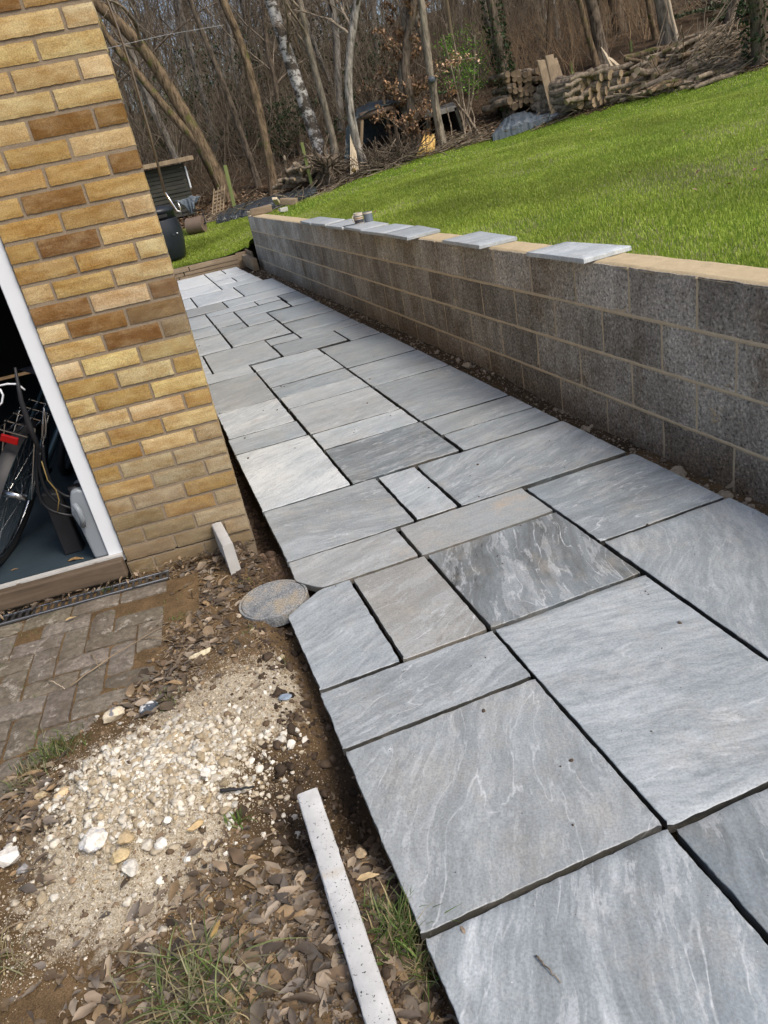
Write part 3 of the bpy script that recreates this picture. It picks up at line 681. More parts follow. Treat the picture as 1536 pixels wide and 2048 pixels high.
# mortar body just behind the faces, and beds that stand a little proud here and there
for c in range(4):
    z = WZ - .225 * c - .218
    n = 260; ss = np.linspace(y0 - 3.4, WEND - .01, n); P = []; 
    off = .0015 - .004 * np.clip(fbm(ss * 6, ss * 0 + c, 4, 11) - .35, 0, 1) * 2
    wob = .0025 * (fbm(ss * 20, ss * 0 + c, 3, 12) - .5) * 2
    for k2 in range(n):
        P += [wpt(ss[k2], off[k2], z - .008 + wob[k2]), wpt(ss[k2], off[k2] - .0022, z + wob[k2]), wpt(ss[k2], off[k2], z + .009 + wob[k2]), wpt(ss[k2], .03, z + .0075), wpt(ss[k2], .03, z - .0065)]
    F = []
    for i in range(n - 1):
        for j in range(5): F.append((i * 5 + j, i * 5 + (j + 1) % 5, (i + 1) * 5 + (j + 1) % 5, (i + 1) * 5 + j))
    if c < 3: mo.add(P, F)
mid = (y0 - 3.4 + WEND) / 2
mo.box(wpt(mid, .105, (WZ - .9 + WZ - .004) / 2), (WEND - (y0 - 3.4) - .012, .2055, .893), Wm)
mo.build('mortar_joints', M['wmortar'], wall)
# rough mortar skim on the top
n = 420; ss = np.linspace(y0 - 3.3, WEND - .01, n); of = np.linspace(.0, .20, 14); P = []
for a in ss:
    for j, q in enumerate(of):
        z = WZ + .002 + .011 * fbm(np.float64(a * 9), np.float64(q * 14), 4, 21) - (.006 if j in (0, 13) else 0) - .012 * max(0, abs(q - .1) - .085) / .02
        P.append(wpt(a, q + (.004 * (fbm(np.float64(a * 15), np.float64(q), 3, 22) - .5) if j in (0, 13) else 0), z))
F = [(i * 14 + j, i * 14 + j + 1, (i + 1) * 14 + j + 1, (i + 1) * 14 + j) for i in range(n - 1) for j in range(13)]
c_ = MB(); c_.add(P, F); c_.build('mortar_capping', M['cap'], wall, smooth=True)
# splashes of mortar on the face
sp = MB()
for (px, py, r) in ((1432, 825, .028), (1425, 838, .02), (1437, 845, .016), (1484, 855, .014), (1330, 735, .012), (1455, 772, .01), (1440, 815, .012)):
    d = ray(px, py); t_ = -(woff(CAMP[0], CAMP[1])) / (d[0] * Wn[0] + d[1] * Wn[1]); q = CAMP + d * t_
    for _ in range(6):
        a = rng.uniform(0, 6.28, 9); a.sort(); rr = r * rng.uniform(.3, .9) ; ce = q + Wd * rng.normal(0, r * .5) + np.array([0, 0, rng.normal(0, r * .6)])
        ring = [ce + Wd * math.cos(t) * rr * rng.uniform(.5, 1) + np.array([0, 0, math.sin(t) * rr * rng.uniform(.5, 1)]) + Wn * .004 for t in a]
        sp.add(ring + [ce - Wn * .004], [(i, (i + 1) % 9, 9) for i in range(9)])
sp.build('mortar_splash', M['cap'], wall)

# coping slabs lying loose on the wall (near left, near right, far right, far left corners in the photo)
def quad_slab(name, px4, z, th, tint, label, cat, group, ang=20, warm=.1):
    P = np.array([on(*q, z) for q in px4]); c = P.mean(0); k = rng.uniform(50, 90)
    V = []; F = []
    ring = []
    for a, b_ in zip(P, np.roll(P, -1, 0)):
        for i in range(14):
            t = i / 14; ring.append(a + (b_ - a) * t + np.r_[rng.normal(0, .0012, 2), 0])
    ring = np.array(ring); N = len(ring)
    for l, dz in ((0, -th), (0, -.004), (.02, 0), (.5, 0)):
        q = ring + (c - ring) * l; q[:, 2] = z + dz; V.append(q)
    V.append(c[None]); nl = 4; V = np.concatenate(V)
    for j in range(nl - 1):
        for i in range(N): F.append((j * N + i, j * N + (i + 1) % N, (j + 1) * N + (i + 1) % N, (j + 1) * N + i))
    for i in range(N): F.append(((nl - 1) * N + i, (nl - 1) * N + (i + 1) % N, nl * N))
    F.append(tuple(range(N))[::-1])
    scv = (V - c) * 1.0 + np.array([k, k * .3, k * .7]); org = np.array([c[0], c[1], z - th])
    me = raw_mesh(name, V - org, F, {'sc': scv, 'tint': np.full(len(V), tint), 'warm': np.full(len(V), warm), 'con': np.full(len(V), .25)}, True)
    bpy.data.meshes[me.name].flip_normals() if (np.cross(P[1] - P[0], P[2] - P[0])[2] < 0) else None
    o = link(name, me, M['slab'], None, org); es = o.modifiers.new('edges', 'EDGE_SPLIT'); es.split_angle = R(38)
    return tag(o, label, cat, group, 'thing')
gcop = 'loose coping slabs on the block wall'
CZ = WZ + .008 + .024
for px4, z, lab, tn in [
    ([(1052, 504), (1167, 518), (1263, 491), (1133, 483)], CZ, 'nearest loose coping slab on the wall, whitish square', 0.79),
    ([(884, 480), (958, 491), (1034, 473), (959, 462)], CZ, 'second nearest loose coping slab, lying alone on the wall', 0.73),
    ([(768, 467), (814, 475), (880, 458), (835, 450)], CZ, 'third coping slab from the near end of the wall, first of the overlapping row', 0.67),
    ([(718, 461), (768, 467), (828, 451), (790, 447)], CZ, 'coping slab in the row just left of the third one, before the mugs', 0.75),
    ([(682, 453), (722, 459.5), (777, 446), (740, 441)], CZ, 'coping slab carrying the two mugs', 0.71),
    ([(651, 451), (684, 455), (735, 441), (700, 437)], CZ, 'coping slab just beyond the one with the mugs', 0.73),
    ([(622, 446), (649, 449), (690, 438), (662, 435.5)], CZ, 'second coping slab from the far end of the row', 0.71),
    ([(600, 442), (620, 446.5), (663, 435.5), (640, 433)], CZ, 'small dark edged coping slab at the far end of the row', 0.65)]:
    quad_slab('coping_slab', px4, z, .022, tn, lab, 'coping slab', gcop)

# ---------------- garage with the brick pier ----------------
gar = empty('garage', (-.6, 1.5, -.05), 'yellow and brown brick garage corner with white door frame and open dark doorway', 'garage')
LT = dict(L=(.58, .455, .215), P=(.62, .505, .29), M=(.45, .31, .115), D=(.23, .13, .045), G=(.42, .345, .21), E=(.27, .205, .11), O=(.42, .275, .09))
ROWS = {-1: 'EEE', 0: 'GEE', 1: 'GEE', 2: 'GOE', 3: 'OGG', 4: 'GGM', 5: 'GGO', 6: 'GLO', 7: 'LMP', 8: 'MPP', 9: 'LML', 10: 'MPM', 11: 'LLP', 12: 'EDL', 13: 'DDP', 14: 'DPD', 15: 'LML', 16: 'PMM', 17: 'LDM', 18: 'PMM', 19: 'MDM',
        20: 'DMM', 21: 'LML', 22: 'DDL', 23: 'LLL', 24: 'PLM', 25: 'LLL', 26: 'PLL', 27: 'MDM'}
bk = MB(); mt = MB()
def brick(p0, d, length, nrm, z0, depth, col, sm):
    """one brick with its long face from p0 along d, outward normal nrm"""
    nx = max(2, int(length / .012)); nz = 6; ss = np.linspace(0, length, nx); zz = np.linspace(.0018, .0622, nz); p0 = p0 + d * .0012; ss = ss * (length - .0024) / length; P = []
    off = rng.normal(0, .0009)
    for i, a in enumerate(ss):
        for j, z in enumerate(zz):
            e = i in (0, nx - 1) or j in (0, nz - 1)
            o_ = -.0018 * e + rng.normal(0, .0003) + off; ja = rng.normal(0, .0005) if i in (0, nx - 1) else 0
            P.append(p0 + d * (a + ja) + nrm * o_ + np.array([0, 0, z0 + z + (rng.normal(0, .0005) if j in (0, nz - 1) else 0)]))
    Fq = [(i * nz + j, (i + 1) * nz + j, (i + 1) * nz + j + 1, i * nz + j + 1) for i in range(nx - 1) for j in range(nz - 1)]
    rings = [0 * nz + j for j in range(nz)] + [i * nz + nz - 1 for i in range(1, nx)] + [(nx - 1) * nz + j for j in range(nz - 2, -1, -1)] + [i * nz for i in range(nx - 2, 0, -1)]
    base = len(P); P += [P[q] - nrm * depth for q in rings]; m_ = len(rings)
    Fq += [(rings[i], rings[(i + 1) % m_], base + (i + 1) % m_, base + i) for i in range(m_)]
    P = np.array(P); k = rng.uniform(0, 50, 3)
    bk.add(P, Fq, col=np.tile(col, (len(P), 1)), sc=(P - p0) * np.array([1, 1, 2.5]) + k, sm=np.full(len(P), sm))
NR = 34
xdir = np.array([1., 0, 0]); ydir = np.array([0, 1., 0])
for r in range(-1, NR):
    z0 = r * .075 + .010
    tones = ROWS.get(r, ''.join(random.choice('LLMMDP') for _ in range(3)))
    sm = float(np.clip((6.5 - r) / 5.5, 0, 1)) * .6
    segs = [(0, .1025), (.1125, .3275), (.3375, .5525)] if r % 2 == 0 else [(0, .215), (.225, .44), (.45, .5525)]
    if r >= 29: segs = segs + [(.5625 + .225 * i, .5625 + .225 * i + .215) for i in range(9)]; tones += 'LMLDMPLML'
    for (a, c2), tn in zip(segs, tones):
        col = np.array(LT[tn]) * rng.uniform(.88, 1.1) * np.array([1, rng.uniform(.96, 1.03), rng.uniform(.9, 1.1)])
        smd = max(sm, .45 if (r in (11, 12, 13, 14) and a < .05) else 0)
        prot = .004 if r == 0 and a == 0 else 0
        brick(np.array([-c2, -prot, 0]) + xdir * (.0), xdir, c2 - a, -ydir, z0 - .0, .10, col, smd)
mt.box((-.2765, .0545, .010 + NR * .0375), (.549, .098, NR * .075 - .012))
mt.box((-.279, .062, -.06), (.558, .11, .13))
mt.box((-1.57, .055, 29 * .075 + .19), (2.02, .098, .36))
# the long side wall beyond the corner
sdir = np.array([math.sin(PHI), math.cos(PHI), 0.]); snrm = np.array([math.cos(PHI), -math.sin(PHI), 0.])
for r in range(NR):
    s = .1125 if r % 2 else .115 + .1125
    if r % 2 == 0:
        pass
    while s < 5.6:
        col = np.array(LT[random.choice('LLMMDPL')]) * rng.uniform(.88, 1.1)
        P = []; p0 = np.array([0, 0, 0.]) + sdir * s - snrm * .001
        c_ = p0 + sdir * .1075 - snrm * .051 + np.array([0, 0, r * .075 + .0425])
        V0 = np.array([[x, y, z] for x in (-1, 1) for y in (-1, 1) for z in (-1, 1)], float) * np.array([.0505, .1075, .0325])
        Ms = np.c_[snrm, sdir, [0, 0, 1]]
        bk.add(V0 @ Ms.T + c_, [(0, 1, 3, 2), (4, 6, 7, 5), (0, 4, 5, 1), (2, 3, 7, 6), (0, 2, 6, 4), (1, 5, 7, 3)], col=np.tile(col, (8, 1)), sc=V0 + rng.uniform(0, 50, 3), sm=np.zeros(8))
        s += .225
mt.box(sdir * 2.86 - snrm * .056 + np.array([0, 0, NR * .0375 + .004]), (.094, 5.5, NR * .075 - .012), np.c_[snrm, sdir, [0, 0, 1]])
bk.build('brickwork', M['brick'], gar)
mt.build('mortar', M['mortar'], gar)
fr = MB(); fr.box((-.590, .046, 1.05), (.064, .05, 2.08), jit=0); fr.box((-1.3, .072, 2.13), (1.5, .05, .08)); fr.build('door_frame', M['white'], gar, bevel=.003)
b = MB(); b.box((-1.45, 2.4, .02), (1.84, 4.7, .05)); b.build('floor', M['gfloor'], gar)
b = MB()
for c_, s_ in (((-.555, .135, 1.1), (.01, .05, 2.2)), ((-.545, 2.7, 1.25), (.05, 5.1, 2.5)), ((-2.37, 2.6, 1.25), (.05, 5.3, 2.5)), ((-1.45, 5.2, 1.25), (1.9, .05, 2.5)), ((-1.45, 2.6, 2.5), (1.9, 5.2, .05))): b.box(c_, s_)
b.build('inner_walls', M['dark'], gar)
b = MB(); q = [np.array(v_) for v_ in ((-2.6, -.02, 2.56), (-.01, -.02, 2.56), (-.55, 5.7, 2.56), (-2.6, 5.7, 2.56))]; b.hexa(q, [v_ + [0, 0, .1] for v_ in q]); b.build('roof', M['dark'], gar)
b = MB(); b.box((-2.45, .055, 1.1), (.2, .1, 2.2)); b.build('far_jamb', M['mortar'], gar)
# timber sill
th = MB(); th.box((-1.37, -.028, .005), (1.62, .05, .085)); th.build('timber_sill', M['thresh'], gar, bevel=.008, seg=2)
th = MB(); th.box((-1.36, .012, .047), (1.60, .028, .012)); th.build('sill_strip', M['concrete'], gar)

# drain channel beside the sill
dr = empty('drainage_channel', (-.6, -.09, -.07), 'grey slotted drainage channel at the foot of the brick pillar', 'drain')
b = MB(); zc = -.052
x1 = on(338, 1135, zc)[0]
L_ = x1 + 2.2
b.box((x1 - L_ / 2, -.066, zc - .002), (L_, .012, .012)); b.box((x1 - L_ / 2, -.132, zc - .002), (L_, .012, .012))
x = x1 - .006
while x > -1.6:
    b.box((x, -.099, zc - .004), (.012, .056, .010)); x -= .030
b.build('grating', M['steel'], dr, bevel=.002)
b = MB(); b.box((x1 - L_ / 2, -.099, zc - .045), (L_, .08, .03)); b.build('trough', M['dark'], dr)

# block paving on the left: the laid bricks of the drive
pv = MB(); bed = []
def paver(cx, cy, ang, lx=.2, ly=.1, tone=1.0):
    a = R(ang); Mz = np.array([[math.cos(a), -math.sin(a), 0], [math.sin(a), math.cos(a), 0], [0, 0, 1]])
    nx, ny = 8, 5; xs_ = np.linspace(-lx / 2 + .004, lx / 2 - .004, nx); ys_ = np.linspace(-ly / 2 + .004, ly / 2 - .004, ny); P = []
    dz = rng.normal(0, .0018); tl = rng.normal(0, .012, 2); k = rng.uniform(0, 30, 2)
    for i, x_ in enumerate(xs_):
        for j, y_ in enumerate(ys_):
            e = (i in (0, nx - 1)) + (j in (0, ny - 1))
            P.append(Mz @ np.array([x_ + rng.normal(0, .001), y_ + rng.normal(0, .001), 0]) + np.array([cx, cy, -.052 + dz + tl[0] * x_ + tl[1] * y_ - .0035 * e + .003 * (fbm(np.float64(x_ * 30 + k[0]), np.float64(y_ * 30 + k[1]), 3) - .5)]))
    Fq = [(i * ny + j, (i + 1) * ny + j, (i + 1) * ny + j + 1, i * ny + j + 1) for i in range(nx - 1) for j in range(ny - 1)]
    rings = [j for j in range(ny)] + [i * ny + ny - 1 for i in range(1, nx)] + [(nx - 1) * ny + j for j in range(ny - 2, -1, -1)] + [i * ny for i in range(nx - 2, 0, -1)]
    base = len(P); P += [P[q] - np.array([0, 0, .03]) for q in rings]; m_ = len(rings)
    Fq += [(rings[(i + 1) % m_], rings[i], base + i, base + (i + 1) % m_) for i in range(m_)]
    c = np.array([.20, .172, .138]) * rng.uniform(.8, 1.15) * np.array([1, rng.uniform(.98, 1.02), rng.uniform(.92, 1.04)]); P = np.array(P)
    pv.add(P, [f[::-1] for f in Fq] if False else Fq, col=np.tile(c, (len(P), 1)))
for i in range(9): paver(x1 - .105 - .2 * i, -.19, 0)
PB = on(300, 1340, -.05)
for i in range(-10, 12):
    for j in range(-18, 1):
        k_ = (i - j) % 4
        if k_ == 0: wx, wy, an = -.9 + i * .1 + .1, -.295 + j * .1, 0
        elif k_ == 2: wx, wy, an = -.9 + i * .1 + .05, -.295 + j * .1 - .05, 90
        else: continue
        lim = x1 + .02 + .35 * min(0, wy + .55) - .25 * max(0, -1.0 - wy)
        if wx > lim - .04 or wx < -1.6 or wy > -.25: continue
        paver(wx, wy, an + rng.normal(0, .6))
o = pv.build('block_paving', M['paver']); tag(o, kind='structure')
grid(np.arange(-1.8, PB[0] + .18, .02), np.arange(-3.2, -.13, .02), lambda x, y: np.maximum(G(x, y) * 0 - .063 + .004 * fbm(x * 40, y * 40, 3), -9), 'paving_bed', M['soil'], lambda x, y: (x < -.97) | (y > -2), soil_attrs)

# ---------------- edging at the far end ----------------
sl = empty('timber_edging', uvw(.4, 10.55, -.08), 'stacked timber edging at the far end of the path holding back the lower lawn', 'edging')
Ms = np.c_[np.r_[Ud, 0], np.r_[Vd, 0], [0, 0, 1]]
for k, (z, o_) in enumerate(((-.05, 0), (.02, .006), (.085, -.004))):
    for u0, u1 in ((-2.4, .55 + .1 * k), (.555 + .1 * k, 1.60)):
        b = MB(); b.box(uvw((u0 + u1) / 2, 10.55 + o_, z), (u1 - u0 - .006, .09, .064), Ms, jit=.002); b.build('board', M['sleeper'], sl, bevel=.006)
b = MB(); b.box(uvw(-.4, 10.56, .125), (4.0, .11, .016), Ms); b.build('top_rail', M['sleeper'], sl, bevel=.003)
b = MB(); b.box(uvw(1.785, 10.36, .03), (.03, .66, .30), Ms, jit=.003); b.build('end_board', M['sleeper'], sl, bevel=.003)
b = MB(); b.box(uvw(1.70, 10.60, .02), (.22, .06, .27), Ms, jit=.003); b.build('corner_board', M['sleeper'], sl, bevel=.003)
b = MB(); b.box(uvw(1.72, 10.02, .02), (.09, 1.0, .19), Ms, jit=.003); o = b.build('short_sleeper', M['sleeper'], bevel=.01, seg=2)
tag(o, 'short thick timber sleeper on edge between the far slabs and the wall end', 'sleeper')

# ---------------- concrete kerbs ----------------
def kerb(name, A, B, w, h, label, mat, round_=.5):
    A = np.array(A, float); B = np.array(B, float); d = (B - A); L_ = np.linalg.norm(d); d /= L_; n = np.cross([0, 0, 1], d); n /= np.linalg.norm(n); up = np.cross(d, n)
    prof = []
    r = w * .5 * round_
    for t in np.linspace(0, np.pi, 9): 
        prof.append((math.cos(t) * r + (w / 2 - r) * (1 if t < np.pi / 2 - .01 else -1 if t > np.pi / 2 + .01 else 0), math.sin(t) * r - r))
    prof = [(w / 2, -h)] + prof + [(-w / 2, -h)]; m_ = len(prof); n_ = max(8, int(L_ / .015)); P = []
    for i in range(n_ + 1):
        t = i / n_; e = 0
        for (a, b_) in prof: P.append(A + d * (L_ * t) + n * (a + rng.normal(0, .0006)) + up * (b_ + rng.normal(0, .0005)))
    F = [(i * m_ + j, i * m_ + (j + 1) % m_, (i + 1) * m_ + (j + 1) % m_, (i + 1) * m_ + j) for i in range(n_) for j in range(m_)]
    F += [tuple(range(m_))[::-1], tuple(range(n_ * m_, (n_ + 1) * m_))]
    b = MB(); b.add(P, F); o = b.build(name, mat, smooth=True); es = o.modifiers.new('edges', 'EDGE_SPLIT'); es.split_angle = R(50)
    return tag(o, label, 'kerb')
zk = -.022
far_c = (on(593, 1588, zk) + on(634, 1575, zk)) / 2; near_c = (on(730, 2048, zk) + on(795, 2048, zk)) / 2
dk = (near_c - far_c); kw = np.linalg.norm(on(593, 1588, zk) - on(634, 1575, zk)) * 1.02
kerb('concrete_kerb', far_c, far_c + dk * 1.5, kw, .12, 'long pale speckled concrete kerb lying in the dirt parallel to the slabs', M['kerb'], .25)
Yb = on(464, 1154, -.07)[1]; zt2 = at(455, 1089, Yb)[2]
A_ = on(431, 1030, zt2); B_ = np.array([*( (on(455, 1089, zt2))[:2]), zt2]); A_[1] = min(A_[1], -.006)
kerb('concrete_kerb', A_, B_, .045, zt2 + .09, 'short grey kerb standing on edge against the foot of the brick pillar', M['concrete'], .3)

# ---------------- round cover ----------------
mc = empty('manhole_cover', (.034, -.56, -.06), 'round grey inspection cover, muddy, where the slab has a cut corner', 'manhole cover')
def disc(c, r, z0, z1, n=48, rim=0, tilt=0):
    b = MB(); P = []
    for rr, z in ((r, z0), (r, z1 - .002), (r - .003, z1)):
        P += [(c[0] + rr * math.cos(t), c[1] + rr * math.sin(t), z) for t in np.arange(n) * 2 * np.pi / n]
    P.append((c[0], c[1], z1)); F = []
    for j in range(2): F += [(j * n + i, j * n + (i + 1) % n, (j + 1) * n + (i + 1) % n, (j + 1) * n + i) for i in range(n)]
    F += [(2 * n + i, 2 * n + (i + 1) % n, 3 * n) for i in range(n)]; b.add(P, F); return b
disc((.034, -.56), .125, -.07, -.046).build('lid', M['manhole'], mc)
b = MB(); n = 48; P = []
for rr, z in ((.1275, -.07), (.1275, -.047), (.136, -.047), (.136, -.09)): P += [(.034 + rr * math.cos(t), -.56 + rr * math.sin(t), z) for t in np.arange(n) * 2 * np.pi / n]
b.add(P, [(j * n + i, j * n + (i + 1) % n, (j + 1) * n + (i + 1) % n, (j + 1) * n + i) for j in range(3) for i in range(n)]); b.build('rim', M['manhole'], mc)

# ---------------- stones ----------------
def ico(sub):
    t = (1 + 5 ** .5) / 2
    V = [(-1, t, 0), (1, t, 0), (-1, -t, 0), (1, -t, 0), (0, -1, t), (0, 1, t), (0, -1, -t), (0, 1, -t), (t, 0, -1), (t, 0, 1), (-t, 0, -1), (-t, 0, 1)]
    F = [(0, 11, 5), (0, 5, 1), (0, 1, 7), (0, 7, 10), (0, 10, 11), (1, 5, 9), (5, 11, 4), (11, 10, 2), (10, 7, 6), (7, 1, 8), (3, 9, 4), (3, 4, 2), (3, 2, 6), (3, 6, 8), (3, 8, 9), (4, 9, 5), (2, 4, 11), (6, 2, 10), (8, 6, 7), (9, 8, 1)]
    V = [np.array(v) / np.linalg.norm(v) for v in V]
    for _ in range(sub):
        cache = {}; F2 = []
        def mid_(a, b_):
            k = (min(a, b_), max(a, b_))
            if k not in cache: v = V[a] + V[b_]; V.append(v / np.linalg.norm(v)); cache[k] = len(V) - 1
            return cache[k]
        for a, b_, c in F: x, y, z = mid_(a, b_), mid_(b_, c), mid_(c, a); F2 += [(a, x, z), (b_, y, x), (c, z, y), (x, y, z)]
        F = F2
    return np.array(V), np.array(F)
def rock_shape(sub, seed, cuts=8, rough=.12):
    V, F = ico(sub); r = np.random.default_rng(seed)
    for _ in range(cuts):                       # planar facets
        n_ = r.normal(size=3); n_ /= np.linalg.norm(n_); d = r.uniform(.55, .85); s = V @ n_ - d; V = V - np.outer(np.clip(s, 0, None), n_)
    V = V * (1 + rough * (fbm(V[:, 0] * 3 + seed, V[:, 1] * 3 + V[:, 2] * 2, 4, seed) - .5)[:, None] * 2)
    return V, F
def rock(px, py, size, col, label, name='flint_stone', cat='stone', z=None, rot=0, seed=0, col2=None, cuts=8, rough=.12, group=None):
    V, F = rock_shape(4, seed, cuts, rough); V = V * (np.array(size) / 2); a = R(rot); V = V @ np.array([[math.cos(a), math.sin(a), 0], [-math.sin(a), math.cos(a), 0], [0, 0, 1]])
    p = on(px, py, -.04)
    if z is None: z = float(G(p[0], p[1]))
    p = on(px, py, z + size[2] * .3); p[2] = z + size[2] * .32
    c = np.tile(np.array(col), (len(V), 1))
    if col2 is not None:
        f = sstep(.50, .54, fbm(V[:, 0] * 45 + seed, V[:, 1] * 45 + V[:, 2] * 30, 3, seed + 3))[:, None]; c = c * (1 - f) + np.array(col2) * f
    V = V + p; org = np.array([p[0], p[1], V[:, 2].min()])
    o = link(name, raw_mesh(name, V - org, F, {'col': c}, True), M['stone'], None, org); es = o.modifiers.new('e', 'EDGE_SPLIT'); es.split_angle = R(24)
    tag(o, label, cat, group); return o
CH = (.60, .54, .43); WH = (.74, .70, .62); BL = (.07, .085, .105)
rock(298, 1417, (.062, .05, .045), BL, 'dark blue black flint with a white rim on top of the rubble edge', seed=3, col2=(.60, .60, .58), rot=20)
rock(228, 1432, (.085, .06, .05), (.60, .52, .38), 'tan and white knobbly flint next to the dark blue black flint', seed=5, col2=(.20, .20, .21), rot=30)
rock(570, 1394, (.042, .028, .016), (.22, .27, .33), 'small flat blue grey flint chip between the rubble and the slabs', seed=9, rot=-10)
rock(400, 1308, (.10, .034, .022), (.58, .50, .34), 'long low lump of crumbly chalk on the bare brown soil', 'chalk_lump', seed=11, rough=.3, rot=15)
rock(186, 1678, (.070, .075, .05), WH, 'big whitish flint nodule with a blue grey patch at the rubble foot', seed=13, col2=(.52, .53, .54), rot=30, rough=.22)
rock(252, 1676, (.052, .036, .034), (.48, .37, .22), 'angular tan stone just above the pale oval flint', 'angular_stone', seed=17, rot=30)
rock(237, 1712, (.060, .036, .028), (.50, .39, .22), 'flat brownish stone between the big whitish nodule and the pale oval flint', 'angular_stone', seed=19, rot=10)
rock(263, 1735, (.056, .046, .028), (.66, .62, .53), 'pale oval flint with a grey underside, lowest of the rubble stones', seed=23, rot=-40, col2=(.55, .56, .56))
rock(16, 1716, (.075, .06, .045), WH, 'large white stone cut by the left edge of the photo', seed=29, rot=10)
rock(48, 1738, (.040, .032, .030), (.30, .29, .28), 'grey flint beside the large white stone', seed=31, col2=(.5, .5, .48))
rock(322, 1688, (.034, .034, .03), WH, 'rounded white chalk lump at the lower right of the rubble', 'chalk_lump', seed=37)
rock(296, 1692, (.034, .026, .024), (.64, .58, .48), 'small cream chalk lump touching the rounded white one', 'chalk_lump', seed=41)
rock(410, 1545, (.030, .028, .026), WH, 'round white chalk ball high on the rubble heap', 'chalk_lump', seed=43)
rock(85, 1590, (.045, .030, .026), (.50, .40, .24), 'tan stone at the paving side foot of the rubble', 'angular_stone', seed=47)
rock(128, 1588, (.060, .046, .030), (.66, .50, .30), 'broad yellowish stone next to the tan one at the rubble edge', 'angular_stone', seed=53, rough=.2)
rock(392, 1650, (.052, .022, .018), (.52, .38, .20), 'thin brown flat stone pointing into the dead leaves', 'angular_stone', seed=59, rot=25)
rock(335, 1640, (.022, .02, .018), WH, 'little white pebble above the rounded white chalk lump', 'chalk_lump', seed=61)
rock(478, 1232, (.026, .022, .016), (.40, .33, .24), 'rounded brown pebble below the round cover', 'pebble', seed=67)
rock(305, 1978, (.022, .018, .014), (.62, .52, .34), 'lone cream pebble in the straggly grass at the bottom of the photo', 'pebble', seed=71)
rock(722, 1706, (.030, .028, .020), (.42, .32, .2), 'brown stone in the trench beside the big square slab', 'angular_stone', z=-.085, seed=73)
# rubble on the mound: far more than could be counted
def stones(N, pos, sizes, colf, name, kind='stuff', mat='stone', protos=5, flat=.75, sub=1):
    Vs, Fs, Cs = [], [], []; off = 0
    for q in range(protos):
        V0, F0 = rock_shape(max(sub, 2) if False else sub, 100 + q, 9, .34); idx = np.arange(q, N, protos)
        S = sizes[idx][:, None] * rng.uniform(.6, 1.15, (len(idx), 3)) * np.array([1, 1, flat])
        V, F = scatter(V0, F0, pos[idx], rand_rots(len(idx), .5), S)
        Vs.append(V); Fs.append(F + off); off += len(V); Cs.append(np.repeat(colf(len(idx)), len(V0), 0))
    V = np.concatenate(Vs); org = np.array([*V[:, :2].mean(0), V[:, 2].min()])
    o = link(name, raw_mesh(name, V - org, np.concatenate(Fs), {'col': np.concatenate(Cs)}, False), M[mat], None, org)
    return tag(o, kind=kind)
def chalkcol(n):
    t = rng.uniform(0, 1, (n, 1)); c = np.array([.62, .57, .47]) * (1 - t) + np.array([.36, .28, .17]) * t
    return c * rng.uniform(.75, 1.12, (n, 1))
N = 42000
x = np.concatenate([rng.normal(rub_c[0], .17, N * 3 // 5), rng.normal(-.13, .17, N // 5), rng.normal(-.52, .16, N // 5)]); y = np.concatenate([rng.normal(rub_c[1], .12, N * 3 // 5), rng.normal(-1.05, .10, N // 5), rng.normal(-1.7, .12, N // 5)])
dens = np.exp(-(((x - rub_c[0]) / .33) ** 2 + ((y - rub_c[1]) / .25) ** 2) ** 2)
s = .0012 + .0029 * rng.pareto(2.8, N) * (.35 + .65 * dens); s = np.clip(s, .001, .016)
keep = (x * Ud[0] + y * Ud[1] < -.06); x, y, s = x[keep], y[keep], s[keep]
pos = np.c_[x, y, G(x, y) + s * .3]
tag(stones(len(x), pos, s, chalkcol, 'rubble'), 'crushed chalk and flint rubble heaped beside the paving', 'rubble')
N = 800; x = rng.normal(rub_c[0], .16, N); y = rng.normal(rub_c[1], .11, N); s = rng.uniform(.005, .017, N) * rng.uniform(.6, 1, N); k_ = x * Ud[0] + y * Ud[1] < -.08; x, y, s = x[k_], y[k_], s[k_]
tag(stones(len(x), np.c_[x, y, G(x, y) + s * .25], s, lambda n: np.array([.68, .64, .55]) * rng.uniform(.65, 1.1, (n, 1)), 'chalk_rubble', sub=2), 'lumps of white chalk lying on the rubble heap', 'rubble')
# crumbs of soil and mortar: along the trench, under the pillar, in the gap to the wall, on the slabs
def soilcol(n):
    t = rng.uniform(0, 1, (n, 1)); c = np.array([.10, .068, .042]) * (1 - t) + np.array([.25, .18, .115]) * t
    return c * rng.uniform(.6, 1.3, (n, 1))
N = 9000; v = rng.uniform(-2.6, .1, N); u = rng.uniform(-.75, .02, N); P = np.c_[u[:, None] * Ud + v[:, None] * Vd]; s = np.clip(.0015 + .003 * rng.pareto(3.2, N), 0, .013)
k_ = ~((P[:, 0] < x1) & (P[:, 1] > -.9)); P, s = P[k_], s[k_]
tag(stones(len(s), np.c_[P, G(P[:, 0], P[:, 1]) + s * .3], s, soilcol, 'soil_crumbs'), 'loose crumbs of brown soil beside the slabs', 'soil', kind='stuff')
N = 5200; ss = rng.uniform(-1.4, 10.0, N); of = -rng.uniform(0, .33, N) * rng.uniform(.1, 1, N); P = np.array([wpt(a, q) for a, q in zip(ss, of)]); s = np.clip(.0025 + .0045 * rng.pareto(3, N), 0, .028)
k_ = (P[:, 0] * Ud[0] + P[:, 1] * Ud[1]) > 1.735
k_ |= (P[:, 1] > 8.1) & ((P[:, 0] * Ud[0] + P[:, 1] * Ud[1]) > 1.57)
P, s = P[k_], s[k_]; P[:, 2] = G(P[:, 0], P[:, 1]) + s * .2
tag(stones(len(s), P, s, lambda n: np.array([.24, .19, .135]) * rng.uniform(.45, 1.7, (n, 1)), 'gravel'), 'gravel and dropped mortar in the gap at the foot of the block wall', 'gravel')
